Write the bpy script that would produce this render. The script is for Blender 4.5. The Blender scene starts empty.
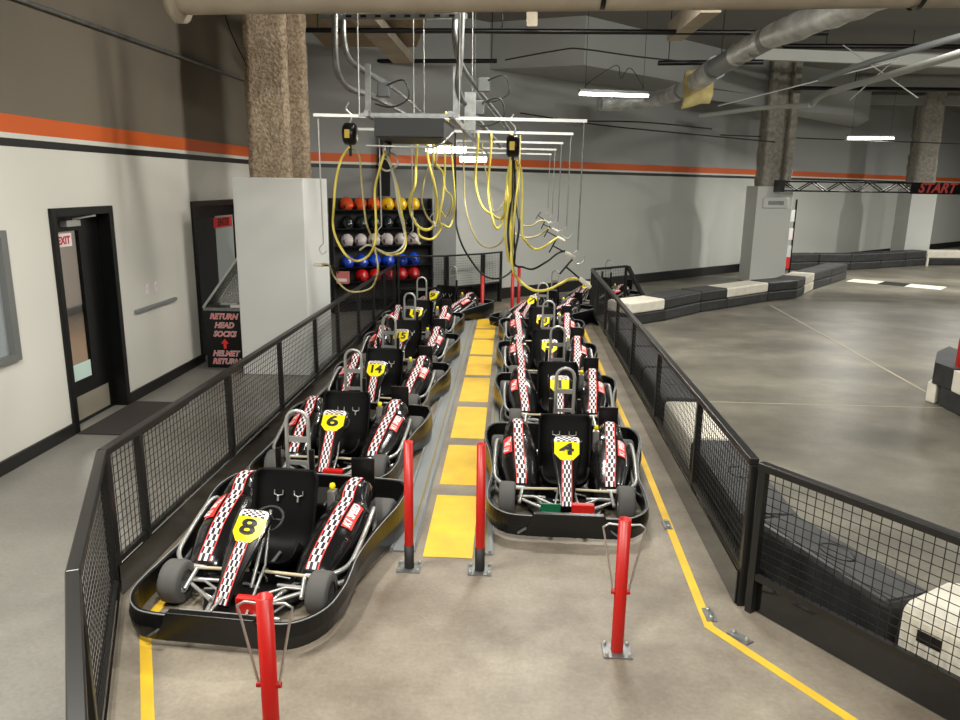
import bpy, math, random
from mathutils import Vector, Matrix
random.seed(4)
scn = bpy.context.scene
col = scn.collection
PI = math.pi

# ---------------------------------------------------------------- camera
F_PX = 751.0; CAM_H = 2.5
PITCH = math.radians(13.2); ROLL = math.radians(0.8); YAW = math.radians(2.75)
fw = Vector((-math.sin(YAW)*math.cos(PITCH), math.cos(YAW)*math.cos(PITCH), -math.sin(PITCH)))
rt = Vector((math.cos(YAW), math.sin(YAW), 0)); up = rt.cross(fw)
R2 = rt*math.cos(ROLL)+up*math.sin(ROLL); U2 = -rt*math.sin(ROLL)+up*math.cos(ROLL)
cd = bpy.data.cameras.new('camera'); cam = bpy.data.objects.new('camera', cd); col.objects.link(cam)
cd.sensor_width = 36; cd.lens = F_PX/960*36; cd.clip_start = .05; cd.clip_end = 200
m = Matrix((R2, U2, -fw)).transposed().to_4x4(); m.translation = (0, 0, CAM_H); cam.matrix_world = m
scn.camera = cam
def at(u, v, y):                       # the point at depth y seen at photograph pixel (u, v)
    d = fw + R2*((u-480)/F_PX) - U2*((v-360)/F_PX)
    t = y/d.y; return Vector((d.x*t, y, CAM_H+d.z*t))
# ---------------------------------------------------------------- world, exposure, lights
w = bpy.data.worlds.new('world'); scn.world = w; w.use_nodes = True
w.node_tree.nodes['Background'].inputs[0].default_value = (.75, .8, .85, 1)
w.node_tree.nodes['Background'].inputs[1].default_value = .17
vs = scn.view_settings; vs.view_transform = 'Standard'; vs.look = 'None'; vs.exposure = 0.14; vs.gamma = 1
vs.use_curve_mapping = False
def area(name, loc, sx, sy, power, rot=(0, 0, 0), c=(1, .97, .90)):
    l = bpy.data.lights.new(name, 'AREA'); l.shape = 'RECTANGLE'; l.size = sx; l.size_y = sy; l.energy = power; l.color = c
    o = bpy.data.objects.new(name, l); o.location = loc; o.rotation_euler = rot; col.objects.link(o); return o
# unseen fill lights over the hall, added to brighten walls, karts and pillars
area('fill_light', (-.4, 1.5, 4.3), 1.2, .3, 150, (math.radians(32), 0, 0))
area('fill_light', (2.6, .8, 4.4), 1.2, .3, 110, (math.radians(32), 0, 0))
area('fill_light', (-2.6, 3.2, 3.7), .3, 1.2, 150)  # added beside the left wall to brighten it
area('fill_light', (4.2, 6.4, 5.0), 1.2, .3, 150, (math.radians(32), 0, 0))
area('fill_light', (9.5, 9.5, 5.3), 1.2, .3, 215, (math.radians(32), 0, 0))
area('fill_light', (.4, 8.2, 5.1), 1.2, .3, 240, (0, math.radians(12), 0))
area('fill_light', (5.6, 10.5, 5.4), 1.2, .3, 90, (math.radians(40), 0, 0))  # added to lift the face of the track pillar
area('fill_light', (16.0, 19.0, 4.8), 1.2, .3, 420)
area('fill_light', (20.0, 26.0, 4.8), 1.2, .3, 420)

# ---------------------------------------------------------------- helpers
def lin(c):
    r = []
    for x in c:
        x /= 255.0
        r.append(x/12.92 if x <= .04045 else ((x+.055)/1.055)**2.4)
    return tuple(r)+(1,)
def mat(name, c, rough=.6, metal=0, emit=0, alpha=1, coat=0, noise=0, nscale=8, c2=None, bump=0, bscale=40, trans=0):
    m = bpy.data.materials.new(name); m.use_nodes = True; nt = m.node_tree; b = nt.nodes['Principled BSDF']
    b.inputs['Base Color'].default_value = lin(c); b.inputs['Roughness'].default_value = rough
    b.inputs['Metallic'].default_value = metal
    if coat: b.inputs['Coat Weight'].default_value = coat; b.inputs['Coat Roughness'].default_value = .08
    if trans: b.inputs['Transmission Weight'].default_value = trans
    if emit:
        b.inputs['Emission Color'].default_value = lin(c); b.inputs['Emission Strength'].default_value = emit
    if noise:
        tc = nt.nodes.new('ShaderNodeTexCoord'); n = nt.nodes.new('ShaderNodeTexNoise'); n.inputs['Scale'].default_value = nscale
        n.inputs['Detail'].default_value = 6; rp = nt.nodes.new('ShaderNodeValToRGB')
        rp.color_ramp.elements[0].position = .5-noise; rp.color_ramp.elements[1].position = .5+noise
        rp.color_ramp.elements[0].color = lin(c); rp.color_ramp.elements[1].color = lin(c2 or c)
        nt.links.new(tc.outputs['Object'], n.inputs['Vector']); nt.links.new(n.outputs['Fac'], rp.inputs[0])
        nt.links.new(rp.outputs[0], b.inputs['Base Color'])
    if bump:
        tc = nt.nodes.new('ShaderNodeTexCoord'); n = nt.nodes.new('ShaderNodeTexNoise'); n.inputs['Scale'].default_value = bscale
        n.inputs['Detail'].default_value = 5; bp = nt.nodes.new('ShaderNodeBump'); bp.inputs['Strength'].default_value = bump
        bp.inputs['Distance'].default_value = .02
        nt.links.new(tc.outputs['Object'], n.inputs['Vector']); nt.links.new(n.outputs['Fac'], bp.inputs['Height'])
        nt.links.new(bp.outputs[0], b.inputs['Normal'])
    return m
def checker_mat(name, a, b_, edge, nx, scale):
    # u runs 0..1 across the tape, v in metres along it
    m = bpy.data.materials.new(name); m.use_nodes = True; nt = m.node_tree; b = nt.nodes['Principled BSDF']
    b.inputs['Roughness'].default_value = .6
    uv = nt.nodes.new('ShaderNodeUVMap'); sep = nt.nodes.new('ShaderNodeSeparateXYZ'); nt.links.new(uv.outputs[0], sep.inputs[0])
    def M(op, x, y=None):
        n = nt.nodes.new('ShaderNodeMath'); n.operation = op
        for i, q in enumerate((x, y)):
            if q is None: continue
            if isinstance(q, (int, float)): n.inputs[i].default_value = q
            else: nt.links.new(q, n.inputs[i])
        return n.outputs[0]
    s = M('ADD', M('FLOOR', M('MULTIPLY', sep.outputs[0], nx)), M('FLOOR', M('MULTIPLY', sep.outputs[1], scale)))
    chk = M('MODULO', M('ABSOLUTE', s), 2)
    ed = M('GREATER_THAN', M('ABSOLUTE', M('SUBTRACT', sep.outputs[0], .5)), .41)
    m1 = nt.nodes.new('ShaderNodeMix'); m1.data_type = 'RGBA'; m1.inputs[6].default_value = lin(a); m1.inputs[7].default_value = lin(b_)
    nt.links.new(chk, m1.inputs[0])
    m2 = nt.nodes.new('ShaderNodeMix'); m2.data_type = 'RGBA'; m2.inputs[7].default_value = lin(edge)
    nt.links.new(ed, m2.inputs[0]); nt.links.new(m1.outputs[2], m2.inputs[6]); nt.links.new(m2.outputs[2], b.inputs['Base Color'])
    return m
def concrete(name, c1, c2, c3, rough=.55, wear=1.0):
    m = bpy.data.materials.new(name); m.use_nodes = True; nt = m.node_tree; b = nt.nodes['Principled BSDF']
    tc = nt.nodes.new('ShaderNodeTexCoord')
    def noise(sc, det, stretch=None):
        n = nt.nodes.new('ShaderNodeTexNoise'); n.inputs['Scale'].default_value = sc; n.inputs['Detail'].default_value = det
        n.inputs['Roughness'].default_value = .62
        if stretch:
            mp = nt.nodes.new('ShaderNodeMapping'); mp.inputs['Scale'].default_value = stretch[0]; mp.inputs['Rotation'].default_value = (0, 0, stretch[1])
            nt.links.new(tc.outputs['Object'], mp.inputs[0]); nt.links.new(mp.outputs[0], n.inputs['Vector'])
        else: nt.links.new(tc.outputs['Object'], n.inputs['Vector'])
        return n.outputs['Fac']
    def ramp(s, p0, p1, a, b2):
        r = nt.nodes.new('ShaderNodeValToRGB'); r.color_ramp.elements[0].position = p0; r.color_ramp.elements[1].position = p1
        r.color_ramp.elements[0].color = a; r.color_ramp.elements[1].color = b2; nt.links.new(s, r.inputs[0]); return r.outputs[0]
    base = ramp(noise(1.1, 8), .36, .66, lin(c1), lin(c2))
    st = ramp(noise(1.0, 7, ((.42, .8, 1), .55)), .36, .58, (1, 1, 1, 1), (0, 0, 0, 1))
    mx = nt.nodes.new('ShaderNodeMix'); mx.data_type = 'RGBA'
    mm = nt.nodes.new('ShaderNodeMath'); mm.operation = 'MULTIPLY'; mm.inputs[1].default_value = .6*wear
    nt.links.new(st, mm.inputs[0]); nt.links.new(mm.outputs[0], mx.inputs[0]); nt.links.new(base, mx.inputs[6]); mx.inputs[7].default_value = lin(c3)
    fine = ramp(noise(38, 4), .35, .7, (.86, .86, .86, 1), (1.06, 1.06, 1.05, 1))
    ml = nt.nodes.new('ShaderNodeMix'); ml.data_type = 'RGBA'; ml.blend_type = 'MULTIPLY'; ml.inputs[0].default_value = 1
    nt.links.new(mx.outputs[2], ml.inputs[6]); nt.links.new(fine, ml.inputs[7]); nt.links.new(ml.outputs[2], b.inputs['Base Color'])
    b.inputs['Roughness'].default_value = rough
    return m

M = {}
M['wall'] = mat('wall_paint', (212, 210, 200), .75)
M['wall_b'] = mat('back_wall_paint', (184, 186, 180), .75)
M['wall_up'] = mat('upper_wall_paint', (158, 160, 158), .8)
M['wall_ul'] = mat('brown_grey_upper_paint', (112, 104, 90), .8)
M['shadewall'] = mat('shaded_corner_wall', (128, 130, 127), .75)  # wall colour darkened to paint in the corner's shade
M['orange'] = mat('orange_paint', (206, 92, 30), .6)
M['blackpaint'] = mat('black_paint', (22, 22, 22), .5)
M['darkbox'] = mat('grey_enclosure', (84, 86, 86), .5, .3)
M['base'] = mat('black_vinyl', (20, 20, 20), .45)
M['greyfloor'] = concrete('grey_epoxy', (122, 119, 113), (138, 135, 128), (106, 103, 97), .4, .5)
M['lanefloor'] = concrete('lane_concrete', (112, 103, 90), (162, 153, 137), (104, 90, 76), .5, .7)
M['trackfloor'] = concrete('track_concrete', (112, 108, 97), (144, 139, 125), (80, 78, 70), .4, 1.0)
M['ceil'] = mat('ceiling_deck', (122, 121, 117), .9)
M['yellow'] = mat('yellow_floor_paint', (236, 192, 46), .5, noise=.2, nscale=5, c2=(216, 174, 52))
M['blk'] = mat('black_metal', (18, 18, 19), .35, .3)
M['blkrail'] = mat('black_powder_coat', (34, 34, 33), .35, .2)
M['wire'] = mat('black_wire', (30, 30, 30), .4, .4)
M['board'] = mat('glossy_black_board', (18, 18, 18), .1, coat=.6)
M['plastic'] = mat('black_body_plastic', (13, 13, 14), .22, coat=.5)
M['bump'] = mat('black_bumper_plastic', (11, 11, 12), .3)
M['seat'] = mat('seat_black', (3, 3, 3), .62)
M['seat'].node_tree.nodes['Principled BSDF'].inputs['Specular IOR Level'].default_value = .22
M['tyre'] = mat('rubber', (84, 83, 81), .8)
M['silver'] = mat('silver_tube', (176, 176, 172), .35, .6)
M['steel'] = mat('galvanised_steel', (150, 152, 150), .42, .75, noise=.2, nscale=12, c2=(120, 122, 121))
M['lightsteel'] = mat('brushed_steel', (190, 190, 186), .35, .7)
M['tan'] = mat('tan_rod', (190, 178, 148), .5)
M['red'] = mat('red_paint', (196, 28, 20), .35)
M['redpost'] = mat('red_post_paint', (178, 24, 16), .38)
M['green'] = mat('green_paint', (12, 96, 62), .4)
M['yplate'] = mat('yellow_sticker', (246, 226, 14), .35)
M['ylabel'] = mat('dull_yellow_label', (196, 168, 40), .5)
M['digit'] = mat('black_ink', (10, 10, 10), .5)
M['white'] = mat('white_ink', (235, 225, 225), .5)
M['redlabel'] = mat('red_sticker', (226, 52, 46), .4)
M['check'] = checker_mat('checkered_tape', (245, 232, 236), (12, 12, 12), (215, 60, 55), 5, 27)
M['checkp'] = checker_mat('checkered_pod_tape', (245, 232, 236), (12, 12, 12), (215, 60, 55), 4, 20)
M['checkh'] = checker_mat('checkered_sticker', (245, 235, 236), (16, 16, 16), (245, 235, 236), 9, 90)
M['box'] = mat('column_paint', (212, 214, 210), .7)
M['pvc'] = mat('dusty_pipe_paint', (188, 190, 184), .7)
M['spray'] = mat('sprayed_fireproofing', (176, 158, 134), .95, noise=.16, nscale=24, c2=(128, 112, 92), bump=1.0, bscale=30)
M['spray2'] = mat('grey_fireproofing', (178, 174, 162), .95, noise=.2, nscale=10, c2=(140, 136, 126), bump=.8, bscale=14)
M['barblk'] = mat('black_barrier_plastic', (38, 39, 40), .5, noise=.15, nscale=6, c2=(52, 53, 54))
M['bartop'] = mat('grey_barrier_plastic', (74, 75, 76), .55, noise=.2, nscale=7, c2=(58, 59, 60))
M['barwht'] = mat('white_barrier_plastic', (236, 232, 216), .5, noise=.2, nscale=5, c2=(220, 214, 198))
M['diff'] = mat('lit_diffuser', (255, 250, 240), .5, emit=14)
M['foil'] = mat('foil_duct', (226, 228, 226), .38, .35, noise=.2, nscale=5, c2=(176, 178, 176), bump=1, bscale=9)
M['duct'] = mat('grey_duct', (136, 140, 140), .5, .2)
M['insul'] = mat('yellow_insulation', (196, 180, 120), .95, noise=.2, nscale=7, c2=(170, 156, 110))
M['tanpipe'] = mat('tan_beam_paint', (176, 165, 146), .75, noise=.2, nscale=3, c2=(156, 145, 127))
M['bronze'] = mat('deck_tan', (158, 140, 112), .9, noise=.2, nscale=9, c2=(136, 120, 94))
M['ycable'] = mat('yellow_cable', (222, 206, 92), .45)
M['tcable'] = mat('tan_cable', (176, 166, 112), .5)
M['wcable'] = mat('pale_cable', (196, 192, 176), .5)
M['bcable'] = mat('black_cable', (18, 18, 18), .5)
M['glass'] = mat('door_glass', (230, 232, 228), .04, trans=1)
M['pink'] = mat('corridor_wall_paint', (206, 194, 186), .7)
M['brown'] = mat('corridor_floor', (96, 72, 52), .4)
M['kick'] = mat('steel_kick_plate', (186, 178, 160), .4, .6)
M['mint'] = mat('pale_green_sticker', (208, 232, 222), .5)
M['diamond'] = mat('diamond_plate_steel', (205, 205, 200), .25, .9, bump=1, bscale=55)
M['mat'] = mat('rubber_mat', (52, 46, 42), .9)
M['rubber'] = mat('weathered_black_panel', (26, 26, 26), .6)
def helm(n, c): M['h_'+n] = mat(n+'_helmet_paint', c, .25, coat=.5)
for n, c in (('orange', (226, 82, 30)), ('yellow', (238, 184, 20)), ('black', (26, 34, 36)), ('white', (214, 204, 202)), ('blue', (20, 70, 190)), ('red', (196, 24, 24))): helm(n, c)

class MB:
    def __init__(s): s.v = []; s.f = []; s.m = []; s.sm = []; s.uv = {}; s.mats = []
    def mi(s, m):
        if m is None: return 0
        if m not in s.mats: s.mats.append(m)
        return s.mats.index(m)
    def add(s, vs_, fs, m=None, smooth=False, uvs=None):
        o = len(s.v); s.v += [tuple(v) for v in vs_]; k = s.mi(m)
        for i, f in enumerate(fs):
            s.f.append(tuple(o+a for a in f)); s.m.append(k); s.sm.append(smooth)
            if uvs: s.uv[len(s.f)-1] = [uvs[a] for a in f]
        return s
    def box(s, x0, x1, y0, y1, z0, z1, m=None):
        return s.add([(x0, y0, z0), (x1, y0, z0), (x1, y1, z0), (x0, y1, z0), (x0, y0, z1), (x1, y0, z1), (x1, y1, z1), (x0, y1, z1)],
                     [(0, 3, 2, 1), (4, 5, 6, 7), (0, 1, 5, 4), (1, 2, 6, 5), (2, 3, 7, 6), (3, 0, 4, 7)], m)
    def bar(s, p, q, a, b=None, m=None, upv=(0, 0, 1)):            # box section from p to q, a wide and b tall
        b = b or a; p = Vector(p); q = Vector(q); d = (q-p).normalized(); upv = Vector(upv)
        if abs(d.dot(upv)) > .99: upv = Vector((0, 1, 0))
        r = d.cross(upv).normalized(); u = r.cross(d)
        vs_ = [c+r*(i*a/2)+u*(j*b/2) for c in (p, q) for i, j in ((-1, -1), (1, -1), (1, 1), (-1, 1))]
        return s.add(vs_, [(0, 1, 2, 3), (7, 6, 5, 4), (0, 4, 5, 1), (1, 5, 6, 2), (2, 6, 7, 3), (3, 7, 4, 0)], m)
    def tube(s, pts, r, n=8, m=None, cap=True, smooth=True):
        pts = [Vector(p) for p in pts]; o = []; prev = None
        for i, p in enumerate(pts):
            a = pts[max(i-1, 0)]; b = pts[min(i+1, len(pts)-1)]; d = (b-a).normalized()
            if prev is None:
                h = Vector((0, 0, 1)) if abs(d.z) < .9 else Vector((0, 1, 0)); x = d.cross(h).normalized()
            else:
                x = prev-d*prev.dot(d); x = x.normalized() if x.length > 1e-6 else d.orthogonal().normalized()
            prev = x; y = d.cross(x); rr = r[i] if isinstance(r, (list, tuple)) else r
            o += [p+(x*math.cos(2*PI*k/n)+y*math.sin(2*PI*k/n))*rr for k in range(n)]
        fs = [(i*n+k, (i+1)*n+k, (i+1)*n+(k+1) % n, i*n+(k+1) % n) for i in range(len(pts)-1) for k in range(n)]
        s.add(o, fs, m, smooth)
        if cap: s.add(o[:n], [tuple(range(n))], m); s.add(o[-n:], [tuple(reversed(range(n)))], m)
        return s
    def lathe(s, prof, c, axis='z', n=20, m=None, smooth=True):    # prof: (radius, offset along axis)
        o = []
        for r, h in prof:
            for k in range(n):
                a = 2*PI*k/n; x, y = r*math.cos(a), r*math.sin(a)
                p = {'z': (x, y, h), 'x': (h, x, y), 'y': (x, h, y)}[axis]; o.append((c[0]+p[0], c[1]+p[1], c[2]+p[2]))
        fs = [(i*n+k, i*n+(k+1) % n, (i+1)*n+(k+1) % n, (i+1)*n+k) for i in range(len(prof)-1) for k in range(n)]
        return s.add(o, fs, m, smooth)
    def prism(s, poly, z0, z1, m=None, mtop=None):
        n = len(poly); s.add([(x, y, z0) for x, y in poly]+[(x, y, z1) for x, y in poly],
              [tuple(reversed(range(n)))]+[(k, (k+1) % n, n+(k+1) % n, n+k) for k in range(n)], m)
        return s.add([(x, y, z1) for x, y in poly], [tuple(range(n))], mtop or m)
    def grid(s, rows, m=None, smooth=True, close=False, uvs=None):
        n = len(rows[0]); o = [p for r in rows for p in r]; fs = []
        for i in range(len(rows)-1):
            for k in range(n if close else n-1):
                fs.append((i*n+k, i*n+(k+1) % n, (i+1)*n+(k+1) % n, (i+1)*n+k))
        return s.add(o, fs, m, smooth, uvs=[q for r in uvs for q in r] if uvs else None)
    def text(s, body, size, M4, m=None, bold=.0, sx=1.0, shear=0, align='CENTER', depth=0.0):
        cu = bpy.data.curves.new('lettering', 'FONT'); cu.body = body; cu.size = size; cu.align_x = align; cu.align_y = 'CENTER'
        cu.offset = bold; cu.shear = shear; cu.resolution_u = 3; cu.extrude = depth
        ob = bpy.data.objects.new('lettering', cu); me = bpy.data.meshes.new_from_object(ob)
        vs_ = [M4 @ Vector((v.co.x*sx, v.co.y, v.co.z)) for v in me.vertices]
        s.add(vs_, [tuple(p.vertices) for p in me.polygons], m)
        bpy.data.objects.remove(ob); bpy.data.curves.remove(cu); bpy.data.meshes.remove(me); return s
    def build(s, name, m=None, parent=None, bevel=0, loc=None):
        me = bpy.data.meshes.new(name); me.from_pydata(s.v, [], s.f)
        ms = s.mats if s.mats else [m]
        if s.mats and m is not None:
            pass
        for q in ms: me.materials.append(q)
        for i, p in enumerate(me.polygons): p.material_index = s.m[i]; p.use_smooth = s.sm[i]
        if s.uv:
            l = me.uv_layers.new(name='UVMap')
            for fi, us in s.uv.items():
                for j, li in enumerate(me.polygons[fi].loop_indices): l.data[li].uv = us[j]
        me.update(); o = bpy.data.objects.new(name, me); col.objects.link(o)
        if parent: o.parent = parent
        if loc: o.location = loc
        if bevel:
            b = o.modifiers.new('bevel', 'BEVEL'); b.width = bevel; b.segments = 2; b.limit_method = 'ANGLE'
        return o
def frame(o, xd, yd):                  # matrix whose x, y axes are xd, yd at o
    xd = Vector(xd).normalized(); yd = Vector(yd); yd = (yd-xd*yd.dot(xd)).normalized(); z = xd.cross(yd)
    mm = Matrix((xd, yd, z)).transposed().to_4x4(); mm.translation = Vector(o); return mm
def tag(o, label, cat, group=None, kind=None):
    if label: o['label'] = label
    if cat: o['category'] = cat
    if group: o['group'] = group
    if kind: o['kind'] = kind
    return o
def empty(name, loc, rz=0):
    o = bpy.data.objects.new(name, None); o.location = loc; o.rotation_euler = (0, 0, rz); o.empty_display_size = .2; col.objects.link(o); return o
def copy_tree(o, parent=None):
    c = o.copy(); col.objects.link(c)
    if parent: c.parent = parent
    for ch in [x for x in bpy.data.objects if x.parent == o]: copy_tree(ch, c)
    return c
def struct(o, label=None): 
    o['kind'] = 'structure'
    if label: o['label'] = label
    return o
def smooth_path(pts, n=8):
    P_ = [Vector(p) for p in pts]
    if len(P_) < 3: return P_
    out = []
    for i in range(len(P_)-1):
        p0 = P_[max(i-1, 0)]; p1 = P_[i]; p2 = P_[i+1]; p3 = P_[min(i+2, len(P_)-1)]
        for k in range(n):
            t = k/n; out.append(.5*((2*p1)+(p2-p0)*t+(2*p0-5*p1+4*p2-p3)*t*t+(3*p1-p0-3*p2+p3)*t**3))
    out.append(P_[-1]); return out

# ================================================================ SETTING
FL = [(-2.41, 4.05), (-2.41, 14.95)]; FL2 = [(-2.41, 4.05), (-1.77, 2.68), (-1.0, 1.4)]
FR = [(1.43, 14.5), (1.42, 4.2)]; FR2 = [(1.43, 4.25), (2.35, 2.98)]
XW = -4.4; ZC = 5.7
# back wall line
def bw(x): return 17.06+.931*x
WC = (-1.3, bw(-1.3)); WL = (XW, 13.95); WR = (26.0, bw(26.0))
# floors: three slabs meeting along the fence lines
struct(MB().prism([(-7, -3), (-.2, -3), (-.2, .1), (-1.0, 1.4), (-1.77, 2.68), (-2.41, 4.05), (-2.41, 14.95), (-2.41, 15.1), WL, (-7, 13.5)], -.1, 0).build('floor', M['greyfloor']), 'grey painted floor left of the fence')
struct(MB().prism([(-.2, .1), (-.2, -3), (2.8, -3), (2.8, 2.3), (1.43, 4.25), (1.43, 14.5), (2.3, 15.6), (2.3, bw(2.3)), WC, (-2.41, 15.1), (-2.41, 4.05), (-1.77, 2.68), (-1.0, 1.4)], -.1, 0).build('floor', M['lanefloor']), 'worn concrete floor of the kart lane')
struct(MB().prism([(2.8, -3), (26, -3), (26, bw(26)), (2.3, bw(2.3)), (2.3, 15.6), (1.43, 14.5), (1.43, 4.25), (2.8, 2.3)], -.1, 0).build('floor', M['trackfloor']), 'tyre-marked concrete floor of the race track')
# left wall with two door openings and a window
D1 = (7.0, 7.98); D2 = (10.12, 12.15); DH = 2.19; TH = .3
def wall_piece(mb, y0, y1, z0, z1, m): mb.box(XW-TH, XW, y0, y1, z0, z1, m)
lw = MB()
wall_piece(lw, -3, 5.2, 0, 2.76, M['wall']); wall_piece(lw, 5.2, 6.25, 0, .95, M['wall']); wall_piece(lw, 5.2, 6.25, 2.03, 2.76, M['wall'])
wall_piece(lw, 6.25, D1[0], 0, 2.76, M['wall']); wall_piece(lw, D1[1], D2[0], 0, 2.76, M['wall']); wall_piece(lw, D2[1], 13.95, 0, 2.76, M['wall'])
for d in (D1, D2): wall_piece(lw, d[0], d[1], DH, 2.76, M['wall'])
wall_piece(lw, -3, 13.95, 2.76, 2.83, M['blackpaint']); wall_piece(lw, -3, 13.95, 2.83, 2.875, M['wall'])
wall_piece(lw, -3, 13.95, 2.875, 3.03, M['orange']); wall_piece(lw, -3, 13.95, 3.03, ZC, M['wall_ul'])
struct(lw.build('wall_left'), 'left wall, pale below and grey above an orange and black stripe')
def stripe_wall(name, a, b, label, low='wall_b'):
    mb = MB(); a = Vector((*a, 0)); b = Vector((*b, 0)); n = (b-a).cross(Vector((0, 0, 1))).normalized()*-.15
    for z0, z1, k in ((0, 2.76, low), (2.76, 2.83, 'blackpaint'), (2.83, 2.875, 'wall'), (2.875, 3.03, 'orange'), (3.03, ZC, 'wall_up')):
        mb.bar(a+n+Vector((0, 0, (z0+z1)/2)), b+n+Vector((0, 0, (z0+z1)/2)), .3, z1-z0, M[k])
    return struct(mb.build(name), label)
stripe_wall('wall_corner', WL, WC, 'short angled wall behind the helmet shelves', 'shadewall')
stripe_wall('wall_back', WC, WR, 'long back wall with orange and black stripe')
struct(MB().box(26, 26.3, -3, bw(26), 0, ZC).build('wall_right', M['wall_up']))
struct(MB().box(-7, 26, -3.3, -3, 0, ZC).build('wall_front', M['wall_up']))
struct(MB().box(-7, 26, -3.3, 44, ZC, ZC+.15).build('ceiling', M['ceil']), 'dark ceiling deck')
def skirt(name, a, b, h=.2, t=.03, m='base'):
    a = Vector((*a, 0)); b = Vector((*b, 0)); n = (b-a).cross(Vector((0, 0, 1))).normalized()*(t/2+.001); z = Vector((0, 0, h/2))
    return struct(MB().bar(a+n+z, b+n+z, t, h).build(name, M[m], bevel=.004))
skirt('baseboard_left', (XW, -3), (XW, D1[0]-.06), .12); skirt('baseboard_left', (XW, D1[1]+.06), (XW, D2[0]-.06), .12); skirt('baseboard_left', (XW, D2[1]+.06), WL, .12)
skirt('baseboard_back', WC, (21, bw(21)), .24, .06); skirt('baseboard_corner', WL, WC, .24, .05)
# ---- bulkheads under the ceiling
zb = 4.8
struct(MB().prism([(-.75, 16.45), (1.2, 15.75), (6.0, 20.6), (7.2, 23.6)], zb, ZC).build('trim_1', M['wall_up']), 'grey drywall bulkhead under the ceiling')
struct(MB().prism([(4.6, 19.4), (7.7, 22.0), (9.6, 23.2), (10.6, 24.6), (11.5, 27.6)], 4.55, ZC).build('trim_2', M['wall_up']), 'second grey drywall bulkhead further right')
# ---- doors
def door(name, d, label):
    r = empty(name, (XW, (d[0]+d[1])/2, 0)); struct(r, label); return r
L0 = XW-.12
def doorpart(r, mb, name, m, **k):
    for i, v in enumerate(mb.v): mb.v[i] = (v[0]-r.location.x, v[1]-r.location.y, v[2])
    return mb.build(name, m, parent=r, **k)
def door_frame(r, d):
    f = MB(); f.box(XW-TH-.01, XW+.03, d[0]-.06, d[0]+.02, 0, DH+.03); f.box(XW-TH-.01, XW+.03, d[1]-.02, d[1]+.06, 0, DH+.03); f.box(XW-TH-.01, XW+.03, d[0]+.02, d[1]-.02, DH-.05, DH+.03)
    doorpart(r, f, 'door_frame', M['blk'], bevel=.005)
d1 = door('door_1', D1, 'black exit door with a tall glass pane in the left wall'); door_frame(d1, D1)
y0, y1 = D1[0]+.02, D1[1]-.02
g0, g1 = y0+.13, y1-.36
lf = MB(); lf.box(L0-.045, L0, y0, g0, .0, DH-.06); lf.box(L0-.045, L0, g1, y1, 0, DH-.06); lf.box(L0-.045, L0, g0, g1, 0, .45); lf.box(L0-.045, L0, g0, g1, 1.98, DH-.06)
doorpart(d1, lf, 'door_leaf', M['blk'])
doorpart(d1, MB().box(L0-.03, L0-.022, g0, g1, 0.45, 1.98), 'glass_pane', M['glass'])
doorpart(d1, MB().box(L0, L0+.004, y0+.03, y1-.1, 0.04, .29), 'kick_plate', M['kick'])
doorpart(d1, MB().box(L0-.016, L0-.012, g0+.01, g1-.01, 0.45, .62), 'sticker', M['mint'])
cl = MB(); cl.box(L0, L0+.07, y0+.28, y0+.52, 2.03, 2.09); cl.bar((L0+.05, y0+.4, 2.1), (L0+.17, y0+.62, 2.13), .025, .015); cl.bar((L0+.17, y0+.62, 2.13), (L0+.03, y0+.66, 2.14), .025, .015)
doorpart(d1, cl, 'door_closer', M['lightsteel'])
ex = MB(); ex.box(L0-.018, L0-.012, y0+.19, y0+.47, 1.83, 1.96, M['white'])
ex.text('EXIT', .105, frame((L0-.008, y0+.33, 1.89), (0, 1, 0), (0, 0, 1)), M['red'], bold=.004)
doorpart(d1, ex, 'exit_sign', None)
# corridor behind door 1
struct(MB().box(-9.0, XW-TH, 5.0, 16.2, -.02, 0.001).build('floor_corridor', M['brown']))
struct(MB().box(-8.45, -8.35, 5.0, 16.2, 0, 2.7).build('wall_corridor', M['pink'])); struct(MB().box(-8.34, -8.31, 5.0, 16.2, 0, .14).build('baseboard_corridor', M['base']))
struct(MB().box(-8.45, XW-TH, 16.2, 16.3, 0, 2.7).build('wall_corridor_end', M['pink'])); struct(MB().box(-8.45, XW-TH, 5.0, 16.3, 2.7, 2.8).build('ceiling_corridor', M['wall'])); struct(MB().box(-8.45, XW-TH, 4.9, 5.0, 0, 2.7).build('wall_corridor_front', M['pink']))
area('corridor_light', (-6.6, 10.5, 2.65), .6, 2.2, 170)
d2 = door('door_2', D2, 'black enter door behind the sock bin'); door_frame(d2, D2)
y0, y1 = D2[0]+.02, D2[1]-.02; L0 = XW-.12
lf = MB(); lf.box(L0-.045, L0, y0, y0+.14, 0, DH-.06); lf.box(L0-.045, L0, y1-.2, y1, 0, DH-.06); lf.box(L0-.045, L0, y0+.14, y1-.2, 0, .5); lf.box(L0-.045, L0, y0+.14, y1-.2, 1.98, DH-.06)
doorpart(d2, lf, 'door_leaf', M['blk'])
doorpart(d2, MB().box(L0-.04, L0-.025, y0+.14, y0+1.08, .5, 1.98), 'poster', M['rubber'])
doorpart(d2, MB().box(L0-.04, L0-.025, y0+1.08, y1-.2, .5, 1.98), 'glass_pane', mat('frosted_door_glass', (176, 184, 180), .4))
en = MB(); en.box(L0-.022, L0-.012, y0+1.0, y0+1.72, 1.80, 1.95, M['redlabel'])
en.text('ENTER', .15, frame((L0-.008, y0+1.36, 1.872), (0, 1, 0), (0, 0, 1)), M['digit'], bold=.004, shear=.2)
doorpart(d2, en, 'enter_sign', None)
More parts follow.
